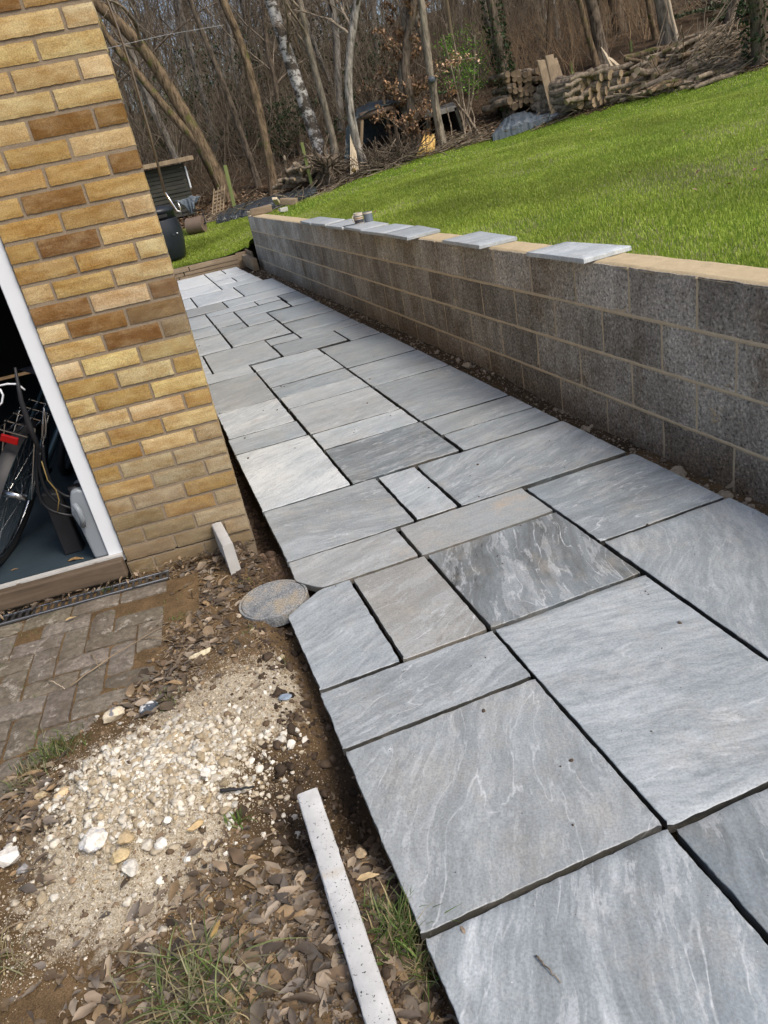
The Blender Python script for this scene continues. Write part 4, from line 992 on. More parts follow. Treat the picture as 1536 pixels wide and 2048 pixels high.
N = 4000; ss = rng.uniform(-.3, 2.6, N); u = rng.uniform(0.01, .09, N); P = u[:, None] * Ud + ss[:, None] * Vd; s = np.clip(.003 + .006 * rng.pareto(3, N), 0, .03)
tag(stones(len(s), np.c_[P, G(P[:, 0], P[:, 1])], s, lambda n: np.array([.09, .06, .04]) * rng.uniform(.5, 1.5, (n, 1)), 'dark_soil_crumbs'), 'dark crumbs of earth in the slot between pillar and slabs', 'soil', kind='stuff')
N = 2600; v = rng.uniform(-2.5, .05, N); u = -rng.uniform(.0, .24, N) * np.where(np.abs(v + 1.6) < .25, 1, .6); P = u[:, None] * Ud + v[:, None] * Vd; s = np.clip(.004 + .006 * rng.pareto(2.6, N), 0, .024); k_ = (v < -1.25) | (v > -.5) | (rng.uniform(0, 1, N) < .35); k_ &= np.hypot(P[:, 0] - .034, P[:, 1] + .56) > .15; P, s = P[k_], s[k_]
tag(stones(len(s), np.c_[P, G(P[:, 0], P[:, 1]) + s * .15], s, lambda n: np.array([.065, .046, .031]) * rng.uniform(.4, 1.6, (n, 1)), 'soil_clods', sub=1), 'dark clods of earth in the trench along the slab edges', 'soil', kind='stuff')
# soil spots dropped on the slabs
N = 420; u = rng.uniform(.05, 1.6, N); v = rng.uniform(-2.0, 7, N); P = u[:, None] * Ud + v[:, None] * Vd; s = np.clip(.0012 + .0016 * rng.pareto(2.2, N), 0, .009)
tag(stones(N, np.c_[P, np.full(N, TOP) + .001], s, lambda n: np.array([.07, .05, .035]) * rng.uniform(.6, 1.6, (n, 1)), 'dirt_crumbs', flat=.5), 'dark crumbs of dirt dropped on the slabs', 'dirt', kind='stuff')
for (px, py, sz) in ((1365, 934, .07), (1395, 925, .05), (1330, 900, .05), (1470, 972, .05), (950, 718, .05), (935, 712, .04), (1110, 812, .04)):
    pass
for k, (y_, sz, lab) in enumerate(((-.33, .05, 'largest lump of dropped mortar at the foot of the block wall'), (-.62, .04, 'lump of mortar at the wall foot near the right edge of the photo'), (.42, .035, 'small mortar lump at the wall foot beside the diagonally streaked slab'), (1.9, .045, 'lump of mortar at the foot of the wall mid way up the path'))):
    V, F = rock_shape(3, 200 + k, 7, .3); V = V * sz * np.array([.8, 1, .6]); p = wpt(y_, -.07); p[2] = float(G(p[0], p[1])) + .01; o = link('mortar_lump', raw_mesh('mortar_lump', V, F, {'col': np.tile([.33, .27, .19], (len(V), 1))}), M['stone'], None, p); tag(o, lab, 'stone')

# ---------------- dead leaves, twigs and grass tufts near the camera ----------------
def leaf_proto(n=9, k=0):
    """a pointed, creased and curled leaf, length 1 along x"""
    V = []; r_ = np.random.default_rng(900 + k)
    for i in range(n):
        t = i / (n - 1); w = (.20, .27, .15, .23)[k] * math.sin(math.pi * min(1, t * 1.01) ** (.8, .6, 1.1, .7)[k]); zc = (.10, .05, .16, .03)[k] * math.sin(t * 3.0 + k)
        a_, b_ = r_.uniform(.68, 1.18, 2)
        V += [(t - .5, -w * a_, zc + .05 * (w / .3) + r_.normal(0, .022)), (t - .5 + r_.normal(0, .01), -w * a_ * .5, zc + r_.normal(0, .012)), (t - .5, 0, zc - .015), (t - .5 + r_.normal(0, .01), w * b_ * .5, zc + r_.normal(0, .012)), (t - .5, w * b_, zc + .07 * (w / .3) + r_.normal(0, .022))]
    F = []
    for i in range(n - 1):
        for j in range(4):
            if k == 3 and i in (3, 4) and j == 3: continue
            F.append((i * 5 + j, (i + 1) * 5 + j, (i + 1) * 5 + j + 1, i * 5 + j + 1))
    return np.array(V), np.array(F)
LV, LF = leaf_proto()
LP = [leaf_proto(7, k) for k in range(4)]; SV = np.array([(-.5, 0, 0), (-.1, -.27, .06), (.5, 0, .02), (-.1, .27, .08), (0, 0, -.02)]); SF = np.array([(0, 1, 4), (1, 2, 4), (2, 3, 4), (3, 0, 4)])
def leafcol(n, pal):
    pal = np.array(pal); return pal[rng.integers(0, len(pal), n)] * rng.uniform(.45, 1.4, (n, 1))
BR = [(.11, .075, .045), (.16, .115, .07), (.23, .175, .12), (.085, .062, .042), (.21, .17, .125), (.15, .125, .10), (.22, .15, .08), (.10, .078, .058), (.28, .22, .155)]
def leaves(pos, size, pal, name, tilt=.5, lab=None, cat='leaves', parent=None, mat='leaf', kind='stuff', flat=(1, 1, 1), big=False):
    N = len(pos); S = size[:, None] * rng.uniform(.75, 1.2, (N, 3)) * np.array([1, .95, 1.1]) * np.array(flat)
    if big:
        Vs, Fs, Cs, off_ = [], [], [], 0; Mr = rand_rots(N, tilt); C0 = leafcol(N, pal)
        for k in range(4):
            ix = np.arange(k, N, 4); v_, f_ = scatter(*LP[k], pos[ix], Mr[ix], S[ix]); Vs.append(v_); Fs.append(f_ + off_); off_ += len(v_); Cs.append(np.repeat(C0[ix], len(LP[k][0]), 0))
        V, F, c = np.concatenate(Vs), np.concatenate(Fs), np.concatenate(Cs)
    else: V, F = scatter(SV, SF, pos, rand_rots(N, tilt), S); c = np.repeat(leafcol(N, pal), len(SV), 0)
    org = np.array([*V[:, :2].mean(0), V[:, 2].min()]) if parent is None else np.array(parent.location)
    o = link(name, raw_mesh(name, V - org, F, {'col': c}), M[mat], parent, None if parent is not None else org)
    if parent is None: tag(o, lab, cat, kind=kind)
    return o
pts = []
def put(n, cx, cy, sx, sy): 
    c = on(cx, cy, -.05); a = np.c_[rng.normal(c[0], sx, n), rng.normal(c[1], sy, n)]; pts.append(a)
put(850, 520, 1850, .16, .18); put(600, 470, 1990, .18, .12); put(800, 330, 2010, .2, .10); put(500, 620, 1760, .05, .12); put(350, 760, 1780, .03, .12); put(300, 840, 1980, .02, .14)
put(260, 100, 1650, .05, .10); put(260, 40, 1640, .06, .12); put(380, 400, 1130, .10, .05); put(420, 400, 1190, .09, .06); put(350, 370, 1290, .06, .12); put(200, 500, 1110, .05, .05); put(160, 470, 1260, .12, .12); put(200, 310, 1390, .07, .06)
a = np.concatenate(pts); u = a[:, 0] * Ud[0] + a[:, 1] * Ud[1]
r_ = np.exp(-(((a[:, 0] - rub_c[0]) / .27) ** 2 + ((a[:, 1] - rub_c[1]) / .21) ** 2)); keep = (u < -.012) & (rng.uniform(0, 1, len(a)) > r_ * 1.4) & (a[:, 1] < -.02)
kc = far_c[:2]; kd = dk[:2] / np.linalg.norm(dk[:2]); kn = np.array([-kd[1], kd[0]]); rel = a - kc; keep &= ~((np.abs(rel @ kn) < .042) & ((rel @ kd) > -.01)); keep &= np.hypot(a[:, 0] - .034, a[:, 1] + .56) > .14
a = a[keep]; sz = rng.uniform(.012, .052, len(a)) * rng.choice([.6, 1, 1.35], len(a))
leaves(np.c_[a, G(a[:, 0], a[:, 1]) + sz * rng.uniform(-.02, .14, len(a))], sz, BR, 'dead_leaves', .30, big=True, flat=(1.1, 1.1, .9), lab='brown and grey dead leaves lying on the dug soil')
a = np.concatenate(pts); a = np.concatenate([a, a + rng.normal(0, .02, a.shape)]); u = a[:, 0] * Ud[0] + a[:, 1] * Ud[1]; k_ = (u < -.012) & (a[:, 1] < -.02) & (np.hypot(a[:, 0] - .034, a[:, 1] + .56) > .14); a = a[k_]
leaves(np.c_[a, G(a[:, 0], a[:, 1]) + .002], rng.uniform(.004, .013, len(a)), BR, 'leaf_crumbs', .4, 'small broken bits of dead leaf among the bigger ones')
# leaves blown against the pillar foot, the channel and the sill
a = np.c_[rng.uniform(-1.4, .0, 260), -.03 - np.abs(rng.normal(0, .022, 260))]; k_ = (a[:, 0] > -.42) | (rng.uniform(0, 1, 260) > .45); a = a[k_]; a[:, 1] -= np.where(a[:, 0] < -.56, .035, 0)
leaves(np.c_[a, np.full(len(a), -.045) + rng.uniform(0, .02, len(a))], rng.uniform(.014, .042, len(a)), BR[:4], 'blown_leaves', .6, big=True, lab='brown leaves blown into the channel and against the pillar foot')
# single larger leaves that can be picked out
def one_leaf(px, py, z, size, col, lab, rot, name='fallen_leaf', cat='leaf', flat=.7):
    p = on(px, py, z); a = R(rot); Mx = np.array([[math.cos(a), -math.sin(a), 0], [math.sin(a), math.cos(a), 0], [0, 0, 1]])
    V = (LV * np.array([size, size, size * flat])) @ Mx.T; org = p - np.array([0, 0, .004])
    o = link(name, raw_mesh(name, V, LF, {'col': np.tile(np.array(col), (len(V), 1))}), M['leaf'], None, org); sb = o.modifiers.new('s', 'SUBSURF'); sb.levels = sb.render_levels = 2
    return tag(o, lab, cat)
one_leaf(438, 1730, -.03, .060, (.30, .22, .14), 'crumpled brown leaf just right of the rubble foot', 130)
one_leaf(490, 1738, -.035, .055, (.33, .26, .17), 'broad brown leaf next to the crumpled one by the kerb', 20)
one_leaf(430, 1855, -.035, .045, (.36, .24, .09), 'flat ochre leaf among the grey ones below the rubble', 60, flat=.2)
one_leaf(735, 1752, -.06, .055, (.50, .37, .20), 'pale tan leaf between the long kerb and the slab edge', -5)
one_leaf(505, 1258, -.045, .038, (.46, .37, .24), 'pale folded leaf just below the round cover', 60)
one_leaf(140, 1242 - 6, -.035, .045, (.50, .36, .18), 'tan leaf lying in the channel in front of the timber sill', 15)
one_leaf(40, 1165, .05, .04, (.20, .14, .08), 'small brown leaf on the garage floor close to the sill strip', 20)
one_leaf(28, 1138, .05, .035, (.26, .17, .09), 'brown leaf on the garage floor under the bicycle tyre', 10)
one_leaf(150, 1118, .05, .075, (.32, .20, .09), 'largest brown leaf on the garage floor beside the silver container', -10)
one_leaf(195, 1122, .05, .05, (.28, .17, .08), 'brown leaf on the garage floor tucked against the door frame', 10)
one_leaf(135, 1137, .05, .04, (.26, .17, .09), 'curled brown leaf on the garage floor in front of the largest one', 0)
one_leaf(925, 1857, TOP + .004, .022, (.26, .20, .14), 'tiny dry leaf on the slab near the bottom of the photo', 100)
one_leaf(1028, 1632, TOP + .003, .0, (.45, .36, .26), 'x', 0) if False else None
# grass tufts
def blades(pos, h, spread, pal, name, parent=None, lab=None, cat=None, kind=None, width=.0032, K=6, droop=1.0, mat='blade', group=None):
    N = len(pos); az = rng.uniform(0, 2 * np.pi, N); t = np.linspace(0, 1, K)[None, :, None]
    d = np.c_[np.cos(az), np.sin(az), np.zeros(N)][:, None, :]; hh = h[:, None, None]
    sp_ = (rng.uniform(.2, 1, N) * spread)[:, None, None]
    P = pos[:, None, :] + d * hh * sp_ * (t ** 1.4) + np.array([0, 0, 1.]) * hh * (t - .45 * droop * sp_ * t ** 2.2)
    P += rng.normal(0, .02, P.shape) * hh * t
    side = np.cross(d, [0, 0, 1.]) * (width * (1 - t ** 2 * .92) * .5) * rng.uniform(.6, 1.3, (N, 1, 1))
    A_ = P - side; B_ = P + side; V = np.stack([A_, B_], 2).reshape(N, K * 2, 3)
    q = np.array([(2 * i, 2 * i + 1, 2 * i + 3, 2 * i + 2) for i in range(K - 1)]); F = (q[None] + (np.arange(N) * K * 2)[:, None, None]).reshape(-1, 4)
    V = V.reshape(-1, 3); c = np.repeat(leafcol(N, pal), K * 2, 0); org = np.array([*V[:, :2].mean(0), V[:, 2].min()]) if parent is None else np.array(parent.location)
    o = link(name, raw_mesh(name, V - org, F, {'col': c}), M[mat], parent, None if parent is not None else org)
    if parent is None: tag(o, lab, cat, group, kind)
    return o
GR = [(.09, .16, .03), (.14, .21, .05), (.20, .24, .09), (.10, .14, .04)]; DRY = [(.40, .33, .18), (.30, .25, .13), (.26, .25, .14)]
def tuft(px, py, n, rad, h, spread, lab, pal=GR + DRY[:1], z=None, width=.003):
    p = on(px, py, -.05); a = np.c_[rng.normal(p[0], rad, n), rng.normal(p[1], rad, n)]; z_ = G(a[:, 0], a[:, 1]) if z is None else np.full(n, z)
    return blades(np.c_[a, z_ - .004], rng.uniform(.4, 1, n) * h, spread, pal, 'grass_tuft', lab=lab, cat='grass tuft', width=width)
tuft(785, 1850, 240, .03, .10, 1.2, 'bright green grass tuft squeezed between the long kerb and the slabs', z=-.085, width=.0036)
tuft(835, 1905, 90, .018, .09, 1.4, 'straw coloured half of the grass between kerb and slab, lower down', DRY + GR[:1], z=-.11)
tuft(380, 1985, 130, .05, .12, 1.9, 'straggly flattened grass tuft at the bottom of the photo', GR[1:] + DRY, width=.004)
tuft(450, 2015, 60, .04, .10, 1.7, 'dry pale grass tuft beside the straggly flattened one', DRY + GR[2:], width=.0035)
tuft(110, 1500, 320, .045, .05, 1.1, 'olive grass tuft growing over the broken edge of the block paving', GR + DRY[1:])
tuft(60, 1560, 120, .035, .05, 1.3, 'dull flattened grass below the olive tuft at the paving edge', GR[2:] + DRY)
tuft(210, 1180, 18, .012, .022, 1.3, 'tiny weed rosette in the block paving near the timber sill', GR, z=-.05)
tuft(352, 1230, 60, .03, .03, 1.2, 'short grass sprig on the soil at the end of the paving', GR)
tuft(365, 1180, 60, .035, .03, 1.2, 'short grass sprig closest to the drainage channel end', GR)
tuft(505, 1262, 30, .016, .022, 1.2, 'green sprig on bare soil below the round cover', GR)
tuft(570, 1315, 14, .010, .03, 1.1, 'thin sprig of grass beside the slab with the cut corner', GR)
tuft(490, 1155, 24, .014, .03, 1.1, 'sprig of grass between the short kerb and the round cover', GR)
tuft(478, 1645, 20, .010, .05, 1.3, 'two leaved green weed at the top of the trench', GR[1:3], width=.006)
tuft(335, 1400, 90, .03, .035, 1.2, 'greyish grass fringe above the dark blue black flint', GR[2:] + DRY[1:])
tuft(10, 1920, 40, .03, .07, 1.6, 'dry grass at the left edge low in the photo', DRY + GR[:1])
# weeds in the paving joints
n = 700; a = np.c_[rng.uniform(-1.3, x1, n), rng.uniform(-1.1, -.15, n)]; k_ = fbm(a[:, 0] * 9, a[:, 1] * 9, 3, 40) > .52; a = a[k_]
blades(np.c_[a, np.full(len(a), -.06)], rng.uniform(.008, .026, len(a)), 1.2, GR, 'joint_weeds', lab='fine green weeds in the joints of the block paving', cat='weeds', kind='stuff', width=.002)
# twigs
def twig(p0, p1, r, lab, mat='twig', sag=.01, z0=-.045, z1=-.045, name='twig'):
    A_ = on(*p0, z0); B_ = on(*p1, z1); t = np.linspace(0, 1, 14)[:, None]; P = A_ + (B_ - A_) * t; P[1:-1] += rng.normal(0, .0012, (12, 3)); P[:, 2] += sag * np.sin(t[:, 0] * 3.14)
    b = MB(); b.tube(P, np.linspace(r, r * .5, 14), 6); return tag(b.build(name, M[mat], smooth=True), lab, 'twig')
twig((140, 1372), (330, 1250), .0028, 'long thin straight twig lying across the block paving', 'plank')
twig((182, 1308), (200, 1338), .0022, 'short brown twig on the paving below the long thin one', 'plank')
twig((98, 1362), (130, 1378), .0018, 'short straw coloured stalk on the left paving bricks', 'bare')
twig((288, 1277), (345, 1284), .003, 'stubby brown stick at the broken paving edge', 'plank')
twig((0, 1868), (70, 1838), .003, 'bare brown stick at the left edge near the bottom', 'plank')
twig((1072, 1912), (1122, 1965), .0022, 'thin curved grey twig lying on the large slab at the bottom', 'twig', .002, TOP + .003, TOP + .003)
twig((440, 1582), (508, 1573), .0055, 'short black splinter of plastic pipe on the rubble', 'blackrub', .0, -.005, -.02)
n = 420; a = np.c_[rng.uniform(-.5, .0, n), rng.uniform(-1.0, -.1, n)]; k_ = a[:, 0] > x1 - .02; a = a[k_]; n = len(a); az = rng.uniform(0, 6.28, n); L_ = rng.uniform(.01, .05, n)
t = np.linspace(-.5, .5, 4)[None, :, None]; P = np.c_[a, G(a[:, 0], a[:, 1]) + .004][:, None, :] + np.c_[np.cos(az), np.sin(az), rng.normal(0, .12, n)][:, None, :] * L_[:, None, None] * t
V, F = tubes(P, np.tile(rng.uniform(.0005, .0013, n)[:, None], (1, 4)), 4); o = link('stem_litter', raw_mesh('stem_litter', V, F), M['plank']); tag(o, 'thin dry stems strewn over the soil by the pillar', 'stems', kind='stuff')

# ---------------- things on the wall ----------------
zc = CZ
def mug(px, py, r, h, lab, bands, hand=1, ang=0):
    p = on(px, py, zc); t = empty('mug', p, lab, 'mug'); n = 28; prof = [(r * .9, 0), (r, .004), (r, h), (r * .93, h), (r * .9, .006), (0, .006)]
    b = MB(); P = []
    for rr, z in prof[:-1]: P += [(p[0] + rr * math.cos(q), p[1] + rr * math.sin(q), p[2] + z) for q in np.arange(n) * 2 * np.pi / n]
    F = [(j * n + i, j * n + (i + 1) % n, (j + 1) * n + (i + 1) % n, (j + 1) * n + i) for j in range(4) for i in range(n)] + [tuple(range(4 * n, 5 * n)), tuple(range(n))[::-1]]
    b.add(P, F); b.build('cup', bands[0], t, smooth=False)
    for z0, z1, m_ in bands[1]:
        b = MB(); P = [(p[0] + (r + .0008) * math.cos(q), p[1] + (r + .0008) * math.sin(q), p[2] + z) for z in (z0, z1) for q in np.arange(n) * 2 * np.pi / n]
        b.add(P, [(i, (i + 1) % n, n + (i + 1) % n, n + i) for i in range(n)]); b.build('stripe', m_, t)
    b = MB(); hp = [(r * .95 + .024 * math.sin(q), h * .5 + h * .32 * math.cos(q)) for q in np.linspace(.1, 3.04, 10)]
    b.tube([(p[0] + math.cos(ang) * x_, p[1] + math.sin(ang) * x_, p[2] + z) for x_, z in hp], .0048, 8); b.build('handle', bands[0], t, smooth=True)
M['mugc'] = m_simple('mug_cream', (.55, .50, .42), .05, 20, .25, 0); M['mugg'] = m_simple('mug_slate', (.16, .19, .22), .1, 20, .25, 0); M['mugd'] = m_simple('mug_dark_stripe', (.06, .06, .07), .1, 20, .25, 0); M['mugt'] = m_simple('mug_tan_stripe', (.35, .24, .14), .1, 20, .25, 0)
mug(719, 447, .045, .098, 'cream mug with tan and black stripes on the coping slab', (M['mugc'], [(.008, .038, M['mugd']), (.044, .056, M['mugt']), (.066, .072, M['mugd'])]), ang=R(195))
mug(738, 443, .043, .090, 'slate grey mug with a white oval beside the striped one', (M['mugg'], [(.074, .089, M['mugc'])]), ang=R(100))
def chunk(px, py, z, size, rot, mat, lab, name, cat, M_=None, tilt=0):
    p = on(px, py, z); a = R(rot); c, s_ = math.cos(a), math.sin(a); Mz = np.array([[c, -s_, 0], [s_, c, 0], [0, 0, 1]])
    tt = R(tilt); Mz = Mz @ np.array([[math.cos(tt), 0, math.sin(tt)], [0, 1, 0], [-math.sin(tt), 0, math.cos(tt)]])
    b = MB(); b.box(p + np.array([0, 0, size[2] / 2 + abs(math.sin(tt)) * size[0] / 2]), size, Mz, jit=.006); return tag(b.build(name, mat, bevel=.008, seg=2), lab, cat)
chunk(524, 428, WZ + .008, (.34, .12, .11), -6, M['sleeper'], 'rough squared block of timber on the far end of the wall', 'timber_block', 'timber')
chunk(555, 412, WZ + .0, (.22, .10, .05), 70, M['bare'], 'pale plank offcut leaning up behind the rough timber block', 'plank_offcut', 'timber', tilt=30)
chunk(580, 413, WZ - .03, (.28, .14, .10), -20, M['sleeper'], 'brown broken timber piece on the grass beyond the wall end', 'timber_piece', 'timber', tilt=12)
chunk(503, 428, WZ + .008, (.10, .10, .05), 30, M['cap'], 'flat lump of old mortar at the very end of the wall top', 'mortar_lump', 'stone')
chunk(568, 424, WZ + .0, (.12, .09, .06), 10, M['concrete'], 'pale rounded stone between the two timber pieces', 'pale_stone', 'stone')

# ---------------- inside the garage ----------------
fz = .045
bk_ = empty('bicycle', on(10, 1115, fz), 'dark green bicycle parked in the garage with a chrome rear rack and red reflector', 'bicycle')
wb = on(10, 1115, fz)                             # where the rear tyre stands
ax = np.array([.15, 1., 0.]); ax /= np.linalg.norm(ax); UPV = np.array([0, 0, math.cos(R(30))]) + np.array([ax[1], -ax[0], 0]) * math.sin(R(30))         # riding direction, into the garage
sdn = np.cross(ax, UPV); RW = .335
hub = wb + UPV * RW
def wheel(h, lab=None):
    t = np.linspace(0, 2 * np.pi, 49); ringp = lambda r: np.array([h + ax * math.cos(q) * r + UPV * math.sin(q) * r for q in t])
    b = MB(); b.tube(ringp(RW - .018), .019, 10, caps=False); w_ = b.build('tyre', M['blackrub'], bk_, smooth=True)
    b = MB(); b.tube(ringp(RW - .042), .008, 6, caps=False); b.build('rim', M['chrome'], bk_, smooth=True)
    b = MB()
    for i in range(36):
        a = i * 2 * np.pi / 36; o_ = sdn * (.028 if i % 2 else -.028); e = h + (ax * math.cos(a) + UPV * math.sin(a)) * (RW - .045); a2 = a + (.5 if i % 4 < 2 else -.5); s_ = h + o_ + (ax * math.cos(a2) + UPV * math.sin(a2)) * .02
        b.tube([s_, e], .0014, 4, caps=False)
    b.build('spokes', M['chrome'], bk_)
    b = MB(); b.tube([h - sdn * .05, h + sdn * .05], .018, 10); b.build('hub', M['chrome'], bk_, smooth=True)
wheel(hub); wheel(hub + ax * 1.05)
bb = hub + ax * .44 + UPV * -.05; seatc = hub + ax * .24 + UPV * .44; head = hub + ax * .86 + UPV * .50; z1_ = UPV
b = MB()
for s_ in (-1, 1):
    b.tube([hub + sdn * .06 * s_, bb + sdn * .03 * s_], .010, 8); b.tube([hub + sdn * .06 * s_, seatc + sdn * .02 * s_], .008, 8); b.tube([head + z1_ * -.12 + sdn * .05 * s_, hub + ax * 1.05 + sdn * .05 * s_], .011, 8)
b.tube([bb, seatc, seatc + (seatc - bb) * .22], .015, 10); b.tube([bb, head - z1_ * .1], .017, 10); b.tube([seatc, head], .014, 10); b.tube([head - z1_ * .14, head + z1_ * .14], .018, 10)
b.build('frame', M['framepaint'], bk_, smooth=True)
b = MB(); b.tube([head + z1_ * .16 - sdn * .28 - ax * .12, head + z1_ * .18 - sdn * .1, head + z1_ * .18 + sdn * .1, head + z1_ * .16 + sdn * .28 - ax * .12], .011, 8); b.build('handlebar', M['chrome'], bk_, smooth=True)
rk = MB(); rz = hub + z1_ * (RW + .05)
for s_ in (-.055, -.018, .018, .055): rk.tube([rz + sdn * s_ - ax * .20, rz + sdn * s_ + ax * .20], .0035, 6)
for q in (-.20, -.1, 0, .1, .2): rk.tube([rz + ax * q - sdn * .062, rz + ax * q + sdn * .062], .0035, 6)
for s_ in (-1, 1): rk.tube([hub + sdn * .07 * s_, rz + sdn * .06 * s_ - ax * .10], .004, 6); rk.tube([hub + sdn * .07 * s_, rz + sdn * .06 * s_ + ax * .08], .004, 6)
rk.build('rack', M['chrome'], bk_)
b = MB(); t = np.linspace(.35, 2.3, 16); P = []
for q in t:
    c = hub + (ax * -math.cos(q) + z1_ * math.sin(q)) * (RW + .016)
    P += [c - sdn * .028 - (ax * -math.cos(q) + z1_ * math.sin(q)) * .008, c, c + sdn * .028 - (ax * -math.cos(q) + z1_ * math.sin(q)) * .008]
b.add(P, [(i * 3 + j, i * 3 + j + 1, (i + 1) * 3 + j + 1, (i + 1) * 3 + j) for i in range(15) for j in range(2)]); o = b.build('mudguard', M['blackrub'], bk_, smooth=True)
b = MB(); b.box(rz - ax * .215 - z1_ * .025, (.068, .014, .032), np.c_[sdn, ax, z1_]); b.build('reflector', M['red'], bk_, bevel=.004, seg=2)
b = MB(); sp_ = seatc + (seatc - bb) * .24
b.add([sp_ + ax * a_ + sdn * s_ + z1_ * z_ for a_, s_, z_ in ((-.13, -.09, 0), (-.13, .09, 0), (-.02, .06, .01), (.15, .018, 0), (.15, -.018, 0), (-.02, -.06, .01), (-.12, 0, .035), (.12, 0, .02))], [(0, 6, 1), (1, 6, 7, 2), (0, 5, 7, 6), (2, 7, 3), (5, 4, 7), (3, 7, 4), (0, 1, 2, 3, 4, 5)]); o = b.build('saddle', M['blackrub'], bk_, smooth=True)
# silver container behind the frame
def prism(outline, n, th, name, mat, lab, cat, parent=None, bevel=.01):
    """a solid cut from a flat outline, th thick along n"""
    O = np.array(outline, float); m_ = len(O); n = np.array(n, float); n /= np.linalg.norm(n); b = MB(); b.add(np.concatenate([O, O + n * th]), [tuple(range(m_))[::-1], tuple(range(m_, 2 * m_))] + [(i, (i + 1) % m_, m_ + (i + 1) % m_, m_ + i) for i in range(m_)])
    o = b.build(name, mat, parent, bevel=bevel, seg=3); return tag(o, lab, cat) if lab else o
can = empty('plastic_can', on(205, 1112, fz), 'silver grey plastic can with a hollow handle behind the door frame', 'can')
Yc = on(200, 1117, fz)[1]
O = [at(px, py, Yc) for px, py in ((191, 1120), (161, 1058), (143, 1030), (139, 1000), (140, 985), (150, 979), (170, 982), (195, 1010), (240, 1080), (240, 1120))]
for q in O: q[2] = max(q[2], fz)
prism(O, (0, 1, 0), .14, 'body', M['silver'], None, None, can, .02)
b = MB(); b.tube([at(148, 1008, Yc - .03), at(158, 1022, Yc - .045), at(165, 1038, Yc - .045), at(167, 1052, Yc - .02)], .012, 10); b.build('handle', M['silver'], can, smooth=True)
b = MB(); b.tube([at(152, 984, Yc + .05), at(147, 972, Yc + .05)], .028, 14); b.build('cap', M['blackrub'], can, smooth=True)
# dark post, hoses, wire basket, strap
b = MB(); b.box(on(150, 1105, fz) + np.array([-.0, .03, .15]), (.075, .07, .30), jit=.004); tag(b.build('rubber_block', M['blackrub'], bevel=.006), 'upright black block on the garage floor between tyre and silver can', 'block')
Yh = Yc + .05
for lab, pp in (('long black hose looping down to the silver can', ((75, 895), (72, 950), (78, 1000), (100, 1022), (140, 1032), (160, 1028))), ('black hose hanging inside the looped one', ((86, 890), (88, 930), (105, 975), (135, 995), (160, 990))), ('black cable coiled below the rack', ((80, 905), (78, 940), (92, 985), (120, 1010), (150, 1018)))):
    ctrl = np.array([at(a_, c_, Yh) for a_, c_ in pp]); tt = np.linspace(0, len(ctrl) - 1, 30); P = np.c_[[np.interp(tt, np.arange(len(ctrl)), ctrl[:, i]) for i in range(3)]].T
    for _ in range(6): P[1:-1] = (P[:-2] + P[1:-1] * 2 + P[2:]) / 4
    b = MB(); b.tube(P, .0075, 8); tag(b.build('hose', M['hose'], smooth=True), lab, 'hose')
ctrl = np.array([at(83, 922, Yh - .02), at(95, 960, Yh - .02), at(112, 980, Yh - .02), at(118, 1000, Yh - .02), at(115, 1024, Yh - .02)]); b = MB(); b.tube(ctrl, .0025, 6); tag(b.build('yellow_strap', M['yellow'], smooth=True), 'thin yellow strap hanging beside the black hoses', 'strap')
wbk = MB(); Yw = Yh + .25; gA = [at(px, py, Yw) for px, py in ((-30, 905), (60, 912), (48, 880), (-30, 872))]
for px0, py0, px1, py1 in ((0, 770, 35, 768), (0, 810, 20, 770)):
    pass
b = MB(); ctrl = np.array([at(-20, 775, Yh), at(15, 768, Yh), at(34, 768, Yh), at(50, 780, Yh)]); b.tube(ctrl, .004, 6); b.tube([at(0, 778, Yh), at(6, 790, Yh), at(4, 805, Yh), at(-6, 815, Yh)], .004, 6); tag(b.build('white_cable', M['white'], smooth=True), 'white cable looped above the bicycle rack', 'cable')
pst = MB(); Yp = Yh - .05; pst.tube([at(30, 735, Yp), at(42, 800, Yp), at(58, 850, Yp), at(80, 905, Yp)], [.005, .010, .012, .008], 10); tag(pst.build('folded_umbrella', M['blackrub'], smooth=True), 'slim black folded umbrella leaning in front of the rack', 'umbrella')
b = MB(); b.tube([at(84, 880, Yh), at(86, 845, Yh), at(88, 815, Yh), at(92, 845, Yh), at(91, 875, Yh)], .005, 6); tag(b.build('steel_clip', M['chrome'], smooth=True), 'narrow shiny steel loop hanging near the door frame', 'clip')

# ================= far end of the garden =================
def gpt(px, py, y0=11.): return Hp(px, py, y0)
def gz(x, y): return float(litter_z(np.float64(x), np.float64(y)))

